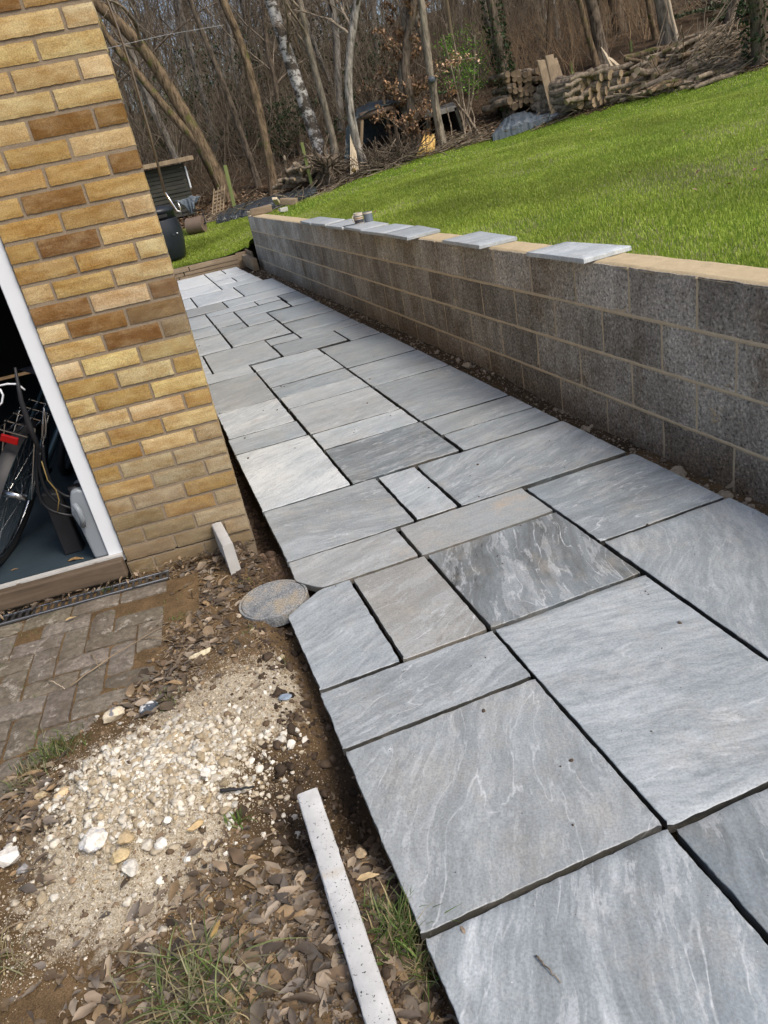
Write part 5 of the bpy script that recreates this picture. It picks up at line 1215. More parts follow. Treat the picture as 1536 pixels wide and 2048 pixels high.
# ---------------- trees ----------------
def walk(P0, D0, L, K, curl, up=0.0):
    """curved centre lines: start points (N,3), directions (N,3), lengths (N,)"""
    N = len(P0); P = np.empty((N, K, 3)); P[:, 0] = P0; D = D0 / (np.linalg.norm(D0, axis=1, keepdims=True) + 1e-9); st = L[:, None] / (K - 1)
    for k in range(1, K):
        D = D + rng.normal(0, curl, (N, 3)); D[:, 2] += up; D /= np.linalg.norm(D, axis=1, keepdims=True); P[:, k] = P[:, k - 1] + D * st
    return P
def offspring(P, Rr, n, lr, t0, t1, ang, K, curl, up, rr=.45, rmin=.0025):
    """n side branches on every centre line"""
    N, Kp, _ = P.shape; idx = np.repeat(np.arange(N), n); t = rng.uniform(t0, t1, N * n) * (Kp - 1); i = np.minimum(t.astype(int), Kp - 2); f = (t - i)[:, None]
    base = P[idx, i] * (1 - f) + P[idx, i + 1] * f; tan = P[idx, i + 1] - P[idx, i]; tan /= np.linalg.norm(tan, axis=1, keepdims=True) + 1e-9
    rnd = rng.normal(size=(N * n, 3)); rnd -= tan * (rnd * tan).sum(1, keepdims=True); rnd /= np.linalg.norm(rnd, axis=1, keepdims=True)
    a = rng.uniform(ang * .6, ang * 1.3, (N * n, 1)); D = tan * np.cos(a) + rnd * np.sin(a)
    Lp = np.linalg.norm(np.diff(P, axis=1), axis=2).sum(1)[idx]; tt = t / (Kp - 1)
    L = Lp * lr * (1.05 - .6 * tt) * rng.uniform(.5, 1.2, N * n); C = walk(base, D, L, K, curl, up)
    r0 = np.maximum((Rr[idx, i]) * rr * rng.uniform(.7, 1.1, N * n), rmin); Rc = r0[:, None] * np.linspace(1, .35, K)[None]
    return C, np.maximum(Rc, rmin * .6)
def merged(name, parts, mat, parent=None, smooth=False):
    Vs, Fs, off = [], [], 0
    for (P, Rr, n) in parts:
        V, F = tubes(P, Rr, n); Vs.append(V); Fs.append(F + off); off += len(V)
    V = np.concatenate(Vs); org = np.array([*V[:, :2].mean(0), V[:, 2].min()]) if parent is None else np.array(parent.location)
    return link(name, raw_mesh(name, V - org, np.concatenate(Fs), None, smooth), mat, parent, None if parent is not None else org)
def trunk_line(ctrl, K=22, wob=.02):
    ctrl = np.array(ctrl, float); tt = np.linspace(0, len(ctrl) - 1, K); P = np.c_[[np.interp(tt, np.arange(len(ctrl)), ctrl[:, i]) for i in range(3)]].T
    for _ in range(3): P[1:-1] = (P[:-2] + P[1:-1] * 2 + P[2:]) / 4
    w = wob * np.c_[fbm(tt * 2.1, tt * 0 + ctrl[0, 0], 3, 3) - .5, fbm(tt * 2.1, tt * 0 + 7, 3, 4) - .5, tt * 0] * 2; return P + w
def tree(ctrl, r0, r1, mat, label, name='bare_tree', dens=1.0, t0=.25, group=None, lean_r=None, leafs=None, seg=14, cat='tree', bmat='twig', K=22, blen=.33, up=.02):
    P = trunk_line(ctrl, K); base = P[0] - np.array([0, 0, .08]); t = empty(name, base, label, cat, group); P[0] = base
    tt = np.linspace(0, 1, K); rr = r0 + (r1 - r0) * tt ** .8; rr = rr + r0 * .55 * np.exp(-tt * K / 1.6)
    V, F = tubes(P[None], rr[None], seg); V = V.reshape(K, seg, 3); cen = P[:, None, :]; th = np.arange(seg)[None] * 6.283 / seg
    V = cen + (V - cen) * (1 + .13 * (fbm(th * 1.9 + ctrl[0][0], np.repeat(np.arange(K)[:, None] * .8, seg, 1), 3, 6)[..., None] - .5) * 2)
    o = link('trunk', raw_mesh('trunk', V.reshape(-1, 3) - base, F, None, True), mat, t)
    n1 = int(9 * dens); A, Ra = offspring(P[None], rr[None], n1, blen, t0, .98, .75, 9, .13, up, .42, .006)
    B_, Rb = offspring(A, Ra, 6, .5, .12, 1, .7, 7, .16, .03, .5, .004); C, Rc = offspring(B_, Rb, 5, .5, .1, 1, .65, 5, .18, .02, .5, .0028); 
    merged('branches', [(A, Ra, 6), (B_, Rb, 4), (C, Rc, 3)], bmat, t) if False else merged('branches', [(A, Ra, 6), (B_, Rb, 4), (C, Rc, 3)], M[bmat] if isinstance(bmat, str) else bmat, t)
    return t, P, (A, B_, C)
def pts_at(lst, Y): return [at(px, py, Y) for px, py in lst]
def grow_on(lst, Y, more=3.0, lean=0):         # extend a traced trunk upward beyond the picture
    P = pts_at(lst, Y); P[0][2] = min(P[0][2], gz(P[0][0], Y)); d = P[-1] - P[-2]; d /= np.linalg.norm(d); L_ = np.linalg.norm(P[-1] - P[0])
    for k in range(3): d = d + np.array([0, 0, .1]); d /= np.linalg.norm(d); P.append(P[-1] + d * more)
    return P
T = []
# the leaning mossy tree and its second limb
t1, P1, _ = tree(grow_on([(468, 418), (438, 360), (402, 285), (340, 175), (270, 65), (205, 22), (120, -60)], 15.6, 1.5), .165, .075, M['mossbark'], 'thick leaning mossy tree arching over the shed towards the brick pillar', 'leaning_tree', 1.1, .3)
Pl = trunk_line(pts_at([(398, 285), (372, 262), (330, 215), (272, 142), (222, 85), (190, 30), (150, -60)], 15.55)); rl = np.linspace(.10, .05, len(Pl)); merged('limb', [(Pl[None], rl[None], 12)], M['mossbark'], t1, True)
for lab, lst, Y, r0, r1, mat, dens in [
    ('dark slim tree just to the other side of the leaning mossy tree', [(527, 402), (505, 330), (470, 230), (440, 150), (400, 55), (380, 0)], 15.9, .075, .04, 'bark', .8),
    ('straight mossy trunk with a bright sunlit edge behind the long black sheet', [(552, 392), (540, 330), (512, 190), (485, 90), (445, 0)], 15.0, .10, .07, 'mossbark', .9),
    ('white barked birch with black cracks leaning over the root stump', [(662, 352), (640, 300), (600, 180), (572, 100), (540, 0)], 15.2, .15, .105, 'birch', 1.0),
    ('smooth slender trunk growing out beside the birch stump', [(672, 322), (664, 260), (638, 175), (612, 70), (600, 0)], 14.9, .075, .055, 'bark2', .8),
    ('pale grey knobbly tree in front of the tarpaulin shelter', [(742, 358), (722, 320), (703, 250), (695, 170), (697, 95), (716, 0)], 13.9, .09, .07, 'greybark', .8),
    ('brown leaved young tree with the thicker stem', [(838, 318), (826, 240), (808, 140), (818, 60), (830, 0)], 14.3, .10, .08, 'bark', .7),
    ('thinner stem standing close behind the brown leaved young tree', [(815, 316), (812, 240), (800, 150), (808, 60), (815, 0)], 14.8, .075, .06, 'bark2', .6),
    ('straight grey brown trunk beside the yellow bag', [(886, 304), (876, 240), (862, 160), (850, 60), (842, 0)], 13.9, .085, .065, 'bark2', .7),
    ('thin fawn sapling trunk rising behind the board roofed lean-to', [(925, 238), (918, 170), (906, 90), (897, 30), (890, -20)], 15.2, .05, .035, 'plank', .6),
    ('trunk clothed in dark ivy at the end of the old log stack', [(1020, 232), (1008, 150), (995, 80), (982, 0)], 14.3, .11, .09, 'bark', .6),
    ('plain trunk behind the ivy covered one', [(1015, 190), (995, 110), (975, 20), (965, -20)], 16.5, .10, .08, 'bark2', .6),
    ('stout forked trunk behind the cut log stack', [(1205, 122), (1195, 60), (1180, 0), (1176, -30)], 14.6, .13, .10, 'bark', .9),
    ('mossy stem leaning beside the stout forked trunk', [(1196, 118), (1172, 60), (1160, 10), (1150, -30)], 14.5, .06, .05, 'mossbark', .6),
    ('wide dark trunk set back behind the log stack', [(1246, 100), (1240, 60), (1228, 0), (1225, -30)], 16.5, .17, .14, 'bark', .8),
    ('trunk with a pale sunlit stem beside it above the brush heap', [(1340, 84), (1330, 50), (1318, 0), (1315, -30)], 14.0, .13, .11, 'bark2', .8),
    ('thin pale sunlit stem touching a stout trunk above the brush heap', [(1356, 80), (1345, 40), (1336, 0), (1330, -30)], 13.8, .035, .03, 'bare', .5),
    ('greenish trunk at the back of the brush heap', [(1316, 92), (1304, 50), (1294, 0), (1290, -30)], 14.6, .06, .05, 'mossbark', .6),
    ('dark twin trunk above the far end of the brush heap', [(1452, 92), (1456, 50), (1468, 0), (1472, -30)], 12.6, .10, .08, 'bark', .8),
    ('ivy clad trunk at the top right corner of the photo', [(1528, 140), (1522, 80), (1514, 0), (1510, -30)], 10.8, .17, .15, 'bark', .6)]:
    t, P, br = tree(grow_on(lst, Y, 1.6), r0, r1, M[mat], lab, 'birch_tree' if mat == 'birch' else 'bare_tree', dens, .35)
    T.append((lab, t, P, br))
def ivy(t, P, r, n, name='ivy', pal=((.018, .035, .012), (.03, .055, .018), (.05, .085, .03))):
    k = rng.uniform(0, len(P) - 1.01, n); i = k.astype(int); c = P[i] + (P[i + 1] - P[i]) * (k - i)[:, None]; az = rng.uniform(0, 6.283, n); q = r * rng.uniform(.9, 1.7, n)
    leaves(c + np.c_[np.cos(az) * q, np.sin(az) * q, rng.normal(0, .03, n)], rng.uniform(.05, .11, n), pal, name, 1.2, parent=t, mat='greenleaf')
for lab, t, P, br in T:
    if lab.startswith('trunk clothed'): ivy(t, P, .15, 1500)
    if lab.startswith('ivy clad'): ivy(t, P, .22, 1500)
    if lab.startswith('white barked'): ivy(t, P[:5], .2, 10)
    if lab.startswith('brown leaved') or lab.startswith('thinner stem'):
        BL_ = [(.22, .12, .06), (.32, .19, .10), (.14, .08, .045), (.40, .26, .15)]
        Q, Rq = offspring(P[None, :14], np.full((1, 14), .07), 34, .26, .02, 1, .9, 8, .12, .02, .18, .004); Q2, Rq2 = offspring(Q, Rq, 5, .45, .1, 1, .7, 5, .15, 0, .5, .003)
        merged('side_branches', [(Q, Rq, 4), (Q2, Rq2, 3)], M['twig'], t); c = Q2[:, 1:].reshape(-1, 3); c = c[rng.integers(0, len(c), 2600)]; c = c[c[:, 2] < 4.2]
        leaves(c + rng.normal(0, .03, c.shape), rng.uniform(.05, .10, len(c)), BL_, 'brown_leaves', 1.3, parent=t)
# green leafed shrub and the coppery twig
tg = empty('green_sapling', gpt(930, 262, 14.2), 'young shrub in fresh bright green leaf behind the board roofed lean-to', 'shrub')
b0 = np.array(tg.location); Yg = b0[1]; St = np.array([trunk_line([b0, at(925 + d1, 190, Yg), at(915 + d1 * 1.6, 120, Yg), at(905 + d1 * 2, 70, Yg)], 10) for d1 in (-10, 0, 14, 22)])
Q, Rq = offspring(St, np.full(St.shape[:2], .03), 14, .28, .3, 1, .8, 7, .12, .02, .3, .004); merged('stems', [(St, np.full(St.shape[:2], .02), 6), (Q, Rq, 4)], M['twig'], tg)
c = Q[:, 2:].reshape(-1, 3); c = c[rng.integers(0, len(c), 1500)]; leaves(c + rng.normal(0, .09, c.shape), rng.uniform(.03, .06, len(c)), [(.16, .34, .04), (.24, .44, .07), (.11, .26, .03)], 'green_leaves', 1.2, parent=tg, mat='greenleaf')
tc = empty('beech_spray', at(862, 130, 13.6) * [1, 1, 0] + [0, 0, gz(*at(862, 130, 13.6)[:2])], 'low beech sapling holding a spray of pale copper leaves in front of the green shrub', 'sapling')
bp_ = np.array(tc.location); stem = trunk_line([bp_, at(868, 200, 13.5), at(872, 140, 13.5), at(905, 122, 13.4), at(955, 115, 13.3)], 14); Q, Rq = offspring(stem[None], np.full((1, 14), .02), 16, .14, .45, 1, .8, 6, .1, 0, .4, .003); merged('stem', [(stem[None], np.linspace(.03, .01, 14)[None], 6), (Q, Rq, 4)], M['twig'], tc)
c = Q.reshape(-1, 3); c = c[rng.integers(0, len(c), 190)]; leaves(c + rng.normal(0, .03, c.shape), rng.uniform(.05, .09, len(c)), [(.55, .36, .22), (.45, .27, .15), (.62, .44, .3)], 'copper_leaves', 1.0, parent=tc)

# trees further back in the wood: six shapes, copied
protos = []
for k in range(6):
    h = rng.uniform(9, 13); lean = rng.normal(0, .12, 2)
    P = trunk_line([(0, 0, 0), (lean[0] * h * .3, lean[1] * h * .3, h * .35), (lean[0] * h * .7, lean[1] * h * .6, h * .7), (lean[0] * h, lean[1] * h, h)], 16, .15)
    r0 = rng.uniform(.035, .11); rr = np.linspace(r0, r0 * .3, 16); t = empty('woodland_tree', (0, 0, 0), 'bare thin tree among many further back in the wood', 'tree', 'bare trees further back in the wood')
    merged('trunk', [(P[None], rr[None], 8)], M[['bark', 'bark2', 'mossbark', 'bark', 'greybark', 'bark'][k]], t, True)
    A, Ra = offspring(P[None], rr[None], 26, .30, .12, .98, .75, 8, .13, .02, .4, .008); B_, Rb = offspring(A, Ra, 7, .5, .1, 1, .7, 6, .17, .01, .5, .006); C, Rc = offspring(B_, Rb, 5, .5, .1, 1, .7, 4, .2, 0, .5, .005)
    merged('branches', [(A, Ra, 4), (B_, Rb, 3), (C, Rc, 3)], M['twig'], t); protos.append(t)
spots = []
tries = 0
while len(spots) < 230 and tries < 9000:
    tries += 1; y = rng.uniform(17.5, 62) if len(spots) > 100 else rng.uniform(17, 34); d_ = y + 3.1; x = rng.uniform(-.42 * d_, 1.15 * d_)
    if all((x - a) ** 2 + (y - c) ** 2 > (.8 + .02 * y) ** 2 for a, c in spots): spots.append((x, y))
for k, (x, y) in enumerate(spots):
    src = protos[k % 6]; first = k < 6
    o = src if first else src.copy()
    if not first:
        COL.objects.link(o)
        for ch in src.children: c2 = ch.copy(); COL.objects.link(c2); c2.parent = o
    o.location = (x, y, gz(x, y) - .1); o.rotation_euler = (rng.normal(0, .05), rng.normal(0, .05), rng.uniform(0, 6.28)); s_ = rng.uniform(.75, 1.15); o.scale = (s_, s_, s_)

# undergrowth: thin stems, suckers and brambles that no one could count
def brush(N, y0, y1, h0, h1, r, name, lab, mat, K=7, kids=5, xr=(-.36, 1.1), lean=.25, patchy=0, curl=.10, ymin=None):
    y = y0 + (y1 - y0) * rng.uniform(0, 1, N) ** 1.3; d_ = y + 3.1; x = rng.uniform(xr[0], xr[1], N) * d_
    if patchy: k_ = fbm(x * .5, y * .5, 3, 31) > patchy; x, y = x[k_], y[k_]
    k_ = y > lawn_y(x) + .9; x, y = x[k_], y[k_]; N = len(x); P0 = np.c_[x, y, litter_z(x, y) - .05]; D = np.c_[rng.normal(0, lean, N), rng.normal(0, lean, N), np.ones(N)]
    L = rng.uniform(h0, h1, N); P = walk(P0, D, L, K, curl, 0); Rr = (r * rng.uniform(.5, 1.5, N))[:, None] * np.linspace(1, .35, K)[None]
    parts = [(P, Rr, 3)]
    if kids: C, Rc = offspring(P, Rr, kids, .33, .2, 1, .7, 5, .16, 0, .5, .0025); parts.append((C, Rc, 3))
    tag(merged(name, parts, mat), lab, 'undergrowth', kind='stuff')
M['brushw'] = m_bark('brushwood', (.075, .060, .043), (.30, .245, .175), 1.3, stretch=1); M['tanbrush'] = m_bark('tan_brushwood', (.16, .105, .06), (.36, .25, .15), 1.5, stretch=1)
brush(3600, 16.4, 40, 1.5, 5.5, .009, 'undergrowth', 'thin bare stems and saplings crowding the wood', M['brushw'], patchy=.36, lean=.42, curl=.15, kids=7)
brush(1300, 22, 60, 4, 10.0, .014, 'tall_undergrowth', 'tall bare saplings at the shed side of the wood', M['brushw'], kids=9, xr=(-.40, .25), lean=.3, curl=.13)
brush(1700, 30, 62, 3, 9.0, .018, 'distant_undergrowth', 'hazy mass of bare stems high on the wooded slope', M['brushw'], kids=9, lean=.35, curl=.14)
brush(2400, 15.2, 22, .3, 1.3, .006, 'bramble_undergrowth', 'low tangle of brambles on the woodland floor', M['brushw'], kids=3, lean=.9, curl=.25)
brush(170, 14.6, 17.5, 1.0, 2.3, .007, 'hazel_undergrowth', 'tan upright suckers behind the old log stack', M['tanbrush'], kids=7, xr=(.42, .62), lean=.35, curl=.13)
# evergreen leaves mixed in: holly and ivy masses
def clump(c, rad, n, lab, name='holly_bush', pal=((.02, .04, .014), (.035, .06, .022), (.06, .085, .035)), sz=(.05, .10)):
    c = np.array(c, float); t = empty(name, (c[0], c[1], gz(c[0], c[1])), lab, 'bush'); z0 = np.array(t.location)
    K = 6; N = 26; P = walk(np.tile(z0, (N, 1)), np.c_[rng.normal(0, .5, N), rng.normal(0, .5, N), np.ones(N)], rng.uniform(.6, 1.3, N) * (c[2] - z0[2] + rad[2]), K, .12, 0); Rr = np.tile(np.linspace(.02, .006, K), (N, 1)); Q, Rq = offspring(P, Rr, 7, .4, .2, 1, .8, 5, .15, 0, .5, .003)
    merged('stems', [(P, Rr, 4), (Q, Rq, 3)], M['twig'], t)
    k = rng.normal(size=(n, 3)); k /= np.linalg.norm(k, axis=1, keepdims=True); k *= rng.uniform(.25, 1, (n, 1)) ** .5; p = c + k * np.array(rad) * (1 + .5 * (fbm(k[:, 0] * 3 + c[0], k[:, 2] * 3, 3, 17) - .5)[:, None] * 2); p[:, 2] = np.maximum(p[:, 2], gz(c[0], c[1]) + .05)
    k_ = fbm(p[:, 0] * 2.6, p[:, 2] * 2.6 + p[:, 1], 3, 18) > .43; p = p[k_]
    leaves(p, rng.uniform(*sz, len(p)), pal, 'leaves', 1.3, parent=t, mat='greenleaf')
clump(at(590, 265, 17.5), (1.3, .9, .9), 3000, 'dark ivy covered bush behind the birch')
clump(at(455, 190, 19.5), (1.4, 1.0, 1.7), 2600, 'green holly between the leaning tree and the straight mossy trunk')
clump(at(735, 190, 18.5), (1.5, 1.0, 1.5), 3000, 'dull green holly rising behind the tarpaulin shelter', pal=((.04, .06, .025), (.06, .085, .04), (.09, .11, .055)))
clump(at(955, 205, 17.0), (1.1, .8, 1.0), 1800, 'green bush between the board roofed lean-to and the ivy covered trunk', pal=((.05, .08, .03), (.07, .10, .04)))
clump(at(1430, 60, 14.8), (1.1, .9, .9), 1800, 'grey green bush behind the far end of the brush heap', pal=((.08, .10, .05), (.12, .14, .08), (.05, .07, .03)))
clump(at(1500, 40, 13.5), (.9, .7, .9), 1800, 'green bush beside the ivy clad corner trunk', pal=((.06, .09, .035), (.10, .13, .06)))
clump(at(330, 250, 19), (1.2, 1.0, 1.2), 1200, 'sparse green bush behind the shed', pal=((.05, .07, .03), (.08, .10, .04)))
clump(at(650, 120, 22), (2.2, 1.2, 2.2), 2600, 'high green holly far back between the birch and the pale grey tree', pal=((.05, .065, .03), (.075, .09, .045)), sz=(.08, .14))
# litter leaves on the woodland floor edge
N = 9000; x = rng.uniform(-2, 11.5, N); y = lawn_y(x) + np.abs(rng.normal(0, 1.1, N)); leaves(np.c_[x, y, litter_z(x, y) + .02], rng.uniform(.05, .12, N), [(.16, .10, .055), (.24, .155, .09), (.11, .075, .045), (.30, .21, .13)], 'fallen_leaves', .5, 'brown fallen leaves along the edge of the wood')
N = 900; x = rng.uniform(0, 11, N); y = lawn_y(x) + rng.normal(.25, .22, N); az = rng.normal(0, .9, N); P0 = np.c_[x, y, litter_z(x, y) + .02]
P = walk(P0, np.c_[np.cos(az), np.sin(az) * .6, rng.uniform(0, .25, N)], rng.uniform(.15, .8, N), 6, .12, -.01); tag(merged('stick_debris', [(P, np.tile(rng.uniform(.004, .012, (N, 1)), (1, 6)), 4)], M['brushw']), 'broken sticks strewn along the top of the lawn', 'sticks', kind='stuff')

# ---------------- lawn blades ----------------
def lawn_blades(N, umin, umax, vmin, vmax, h, w, name, lab, bias):
    u = rng.uniform(0, 1, N) ** bias[0] * (umax - umin) + umin; v = rng.uniform(0, 1, N) ** bias[1] * (vmax - vmin) + vmin
    x, y = uvtf(u, v); k_ = lawn_keep(x, y, .14)
    rel = np.c_[x, y] - CAMP[:2]; fx = rel[:, 0] / np.maximum(rel[:, 1], .1); k_ &= (fx > -.45) & (fx < 2.2) | (rel[:, 1] < 0)
    thin = fbm(x * .9, y * .9, 4, 44); k_ &= (thin > .34) | (rng.uniform(0, 1, N) > .5)
    x, y, thin = x[k_], y[k_], thin[k_]; N = len(x); z = H(x, y) - .012; K = 3; az = rng.uniform(0, 6.28, N); hh = h * rng.uniform(.5, 1.3, N) * (.75 + .7 * fbm(x * 2.1, y * 2.1, 3, 45))
    d = np.c_[np.cos(az), np.sin(az)]; ln = rng.uniform(.1, .8, N); P = np.empty((N, 3, 3)); 
    for k, (t, zf) in enumerate(((0, 0), (.55, .7), (1, .95))): P[:, k, 0] = x + d[:, 0] * hh * ln * t ** 1.6; P[:, k, 1] = y + d[:, 1] * hh * ln * t ** 1.6; P[:, k, 2] = z + hh * zf * (1 - .25 * ln * t)
    sx = np.c_[-d[:, 1], d[:, 0]]; dist = np.hypot(x - CAMP[0], y - CAMP[1]); W = (w * (.6 + dist / 9))[:, None]
    V = np.empty((N, 5, 3)); 
    for k, f in ((0, 1.0), (1, .8)):
        V[:, 2 * k] = P[:, k]; V[:, 2 * k + 1] = P[:, k]; V[:, 2 * k, :2] -= sx * W * .5 * f; V[:, 2 * k + 1, :2] += sx * W * .5 * f
    V[:, 4] = P[:, 2]; F = (np.array([(0, 1, 3), (0, 3, 2), (2, 3, 4)])[None] + (np.arange(N) * 5)[:, None, None]).reshape(-1, 3)
    g = fbm(x * 1.3, y * 1.3, 4, 46)[:, None]; fine_ = rng.uniform(0, 1, (N, 1)); c = np.array([.20, .28, .026]) * (1 - fine_) + np.array([.42, .50, .095]) * fine_
    pd = at(1400, 405, 2.2); worn = np.exp(-(((x - pd[0]) / .55) ** 2 + ((y - pd[1]) / .8) ** 2))[:, None]; dry = (rng.uniform(0, 1, (N, 1)) < .03 + .28 * sstep(.50, .64, g) + .5 * worn); c = np.where(dry, np.array([.33, .31, .16]), c) * (.62 + .95 * g)
    tag(link(name, raw_mesh(name, V.reshape(-1, 3), F, {'col': np.repeat(c, 5, 0)}), M['lawnblade']), lab, 'grass', kind='stuff')
lawn_blades(330000, 1.75, 9, -1.2, 8, .027, .0034, 'lawn_grass', 'bright green lawn grass behind the block wall', (1.6, 1.0))
lawn_blades(230000, 2.0, 17, -1, 14, .028, .0046, 'upper_lawn_grass', 'bright green grass of the upper lawn up to the wood', (1.0, 1.0))
lawn_blades(120000, -1.5, 4, 10.6, 14, .04, .0042, 'lower_lawn_grass', 'bright green grass of the lower lawn beyond the timber edging', (1.0, 1.0))
# clover, fallen leaves on the lawn
N = 110; u = rng.uniform(2.1, 8, N); v = rng.uniform(-.5, 12, N); x, y = uvtf(u, v); k_ = lawn_keep(x, y, .2); x, y = x[k_], y[k_]; leaves(np.c_[x, y, H(x, y) + .03], rng.uniform(.018, .045, len(x)), [(.42, .26, .18), (.30, .16, .10), (.22, .10, .08)], 'lawn_leaves', .6, 'scattered small brown leaves on the lawn')

# ---------------- things along the edge of the wood ----------------
def slab_box(c, size, rot, mat, name, parent, bevel=.006, Mz=None, jit=.003):
    a = R(rot); c_, s_ = math.cos(a), math.sin(a); Mz = np.array([[c_, -s_, 0], [s_, c_, 0], [0, 0, 1]]) if Mz is None else Mz
    b = MB(); b.box(c, size, Mz, jit=jit); return b.build(name, mat, parent, bevel=bevel)
# shed
Ys = 14.9; A_ = at(402, 455, Ys); A_[2] = gz(A_[0], Ys); top = at(372, 322, Ys); Hs = top[2] - A_[2]
shd = empty('garden_shed', (A_[0] - .9, Ys + .8, A_[2]), 'dark timber garden shed partly hidden by the brick pillar', 'shed')
nb = 13
for k in range(nb):
    z = A_[2] + .04 + (Hs - .06) * (k + .5) / nb
    slab_box((A_[0] - 1.0, Ys + (.012 if k % 2 else 0), z), (2.0, .03, (Hs - .05) / nb - .008), 0, M['shed'], 'board', shd, .004)
slab_box((A_[0] - .02, Ys + .8, A_[2] + Hs * .5), (.03, 1.55, Hs - .02), 0, M['shed'], 'side_wall', shd); slab_box((A_[0] - 1.0, Ys + .8, A_[2] + Hs * .5), (1.8, 1.4, Hs - .06), 0, M['dark'], 'core', shd)
th_ = math.atan2(.0, 1); slab_box((A_[0] - .95, Ys + .75, A_[2] + Hs + .05), (2.35, 1.85, .05), 0, M['roofgrey'], 'roof', shd, .01); slab_box((A_[0] - .95, Ys - .18, A_[2] + Hs + .035), (2.36, .03, .09), 0, M['plank'], 'fascia', shd)
slab_box((A_[0] + .02, Ys - .02, A_[2] + Hs * .72), (.03, .03, Hs * .4), 0, M['white'], 'corner_strip', shd)
# black barrel composter
Yb_ = 11.6; c = at(322, 470, Yb_); zb_ = float(H(c[0], Yb_)); q1 = at(330, 384, Yb_); hgt = .98
bn = empty('compost_barrel', (c[0], Yb_, zb_), 'bulging black plastic compost barrel with a lid half hidden by the brick pillar', 'barrel')
rr_ = abs(at(359, 440, Yb_)[0] - c[0]); n = 40
def lathe(prof, cx, cy, z0, name, mat, parent, n=40):
    P = [(cx + r * math.cos(q), cy + r * math.sin(q), z0 + z) for r, z in prof for q in np.arange(n) * 2 * np.pi / n]; m_ = len(prof)
    b = MB(); b.add(P, [(j * n + i, j * n + (i + 1) % n, (j + 1) * n + (i + 1) % n, (j + 1) * n + i) for j in range(m_ - 1) for i in range(n)] + [tuple(range(n))[::-1], tuple(range((m_ - 1) * n, m_ * n))]); return b.build(name, mat, parent, smooth=True)
lathe([(rr_ * .72, 0), (rr_ * .86, .06), (rr_ * .98, .3), (rr_, .42), (rr_ * .99, .56), (rr_ * .92, .68), (rr_ * .91, .70)], c[0], Yb_, zb_, 'barrel_body', M['bin'], bn)
lathe([(rr_ * .88, .70), (rr_ * .88, .80), (rr_ * .93, .81), (rr_ * .93, .85), (rr_ * .80, .90), (rr_ * .4, .925), (.01, .93)], c[0], Yb_, zb_, 'lid', M['bin'], bn)
slab_box((c[0] + rr_ * .35, Yb_ - rr_ * .93, zb_ + .76), (.16, .03, .05), 18, M['dark'], 'handle', bn, .008); slab_box((c[0] + rr_ * .55, Yb_ - rr_ * .83, zb_ + .44), (.05, .03, .03), 30, M['bin'], 'catch', bn, .004); slab_box((c[0] + rr_ * .75, Yb_ - rr_ * .68, zb_ + .45), (.025, .02, .016), 40, M['white'], 'white_clip', bn, .002)
# hooked pole hanging from the wall corner
Yp = 1.9; ph = [at(215, 2, Yp), at(235, 55, Yp), at(262, 135, Yp), at(300, 268, Yp), at(330, 385, Yp), at(345, 408, Yp), at(354, 422, Yp), at(361, 423, Yp), at(361, 416, Yp), at(355, 404, Yp)]
pe = empty('awning_pole', ph[4], 'thin brown metal pole with a bright hooked end hanging beside the brick pillar', 'pole')
topp = ph[0] + (ph[0] - ph[1]) * 2.6; b = MB(); b.tube([topp] + ph[:5], .0072, 10); b.build('shaft', M['pole'], pe, smooth=True)
b = MB(); b.tube(ph[4:], [.0072, .0062, .0056, .005, .0045, .004], 10); b.build('hook', M['chrome'], pe, smooth=True)
b = MB(); b.box(topp + np.array([-.07, 0, 0]), (.2, .03, .03)); b.build('bracket', M['steel'], pe)
# spade with a sheet of plastic over the handle
Yq = 13.4; g0 = at(378, 465, Yq); g0[2] = float(H(g0[0], Yq)); sp = empty('covered_spade', g0, 'spade standing by the shed with grey plastic draped over its handle', 'spade')
b = MB(); b.tube([g0, at(375, 400, Yq)], .018, 8); b.build('shaft', M['thresh'], sp, smooth=True)
tp = at(376, 398, Yq); n1_, n2_ = 13, 9; P = []
for i in range(n1_):
    for j in range(n2_):
        a = (i / (n1_ - 1) - .5) * 2; r = j / (n2_ - 1); P.append(tp + np.array([a * .26 * (1 - .45 * r), -.02 - .10 * r * abs(math.sin(i * 1.3)), .04 - .02 * abs(a) - r * (.30 - .22 * abs(a)) + rng.normal(0, .012)]))
b = MB(); b.add(P, [(i * n2_ + j, (i + 1) * n2_ + j, (i + 1) * n2_ + j + 1, i * n2_ + j + 1) for i in range(n1_ - 1) for j in range(n2_ - 1)]); o = b.build('plastic_sheet', M['tarp'], sp); so = o.modifiers.new('s', 'SOLIDIFY'); so.thickness = .004
b = MB(); lp = [at(384, 425, Yq - .05) + np.array([.05 * math.sin(q), 0, -.09 + .09 * math.cos(q)]) for q in np.linspace(0, 6.2, 14)]; b.tube(lp, .007, 6); b.build('grip', M['blackrub'], sp, smooth=True)
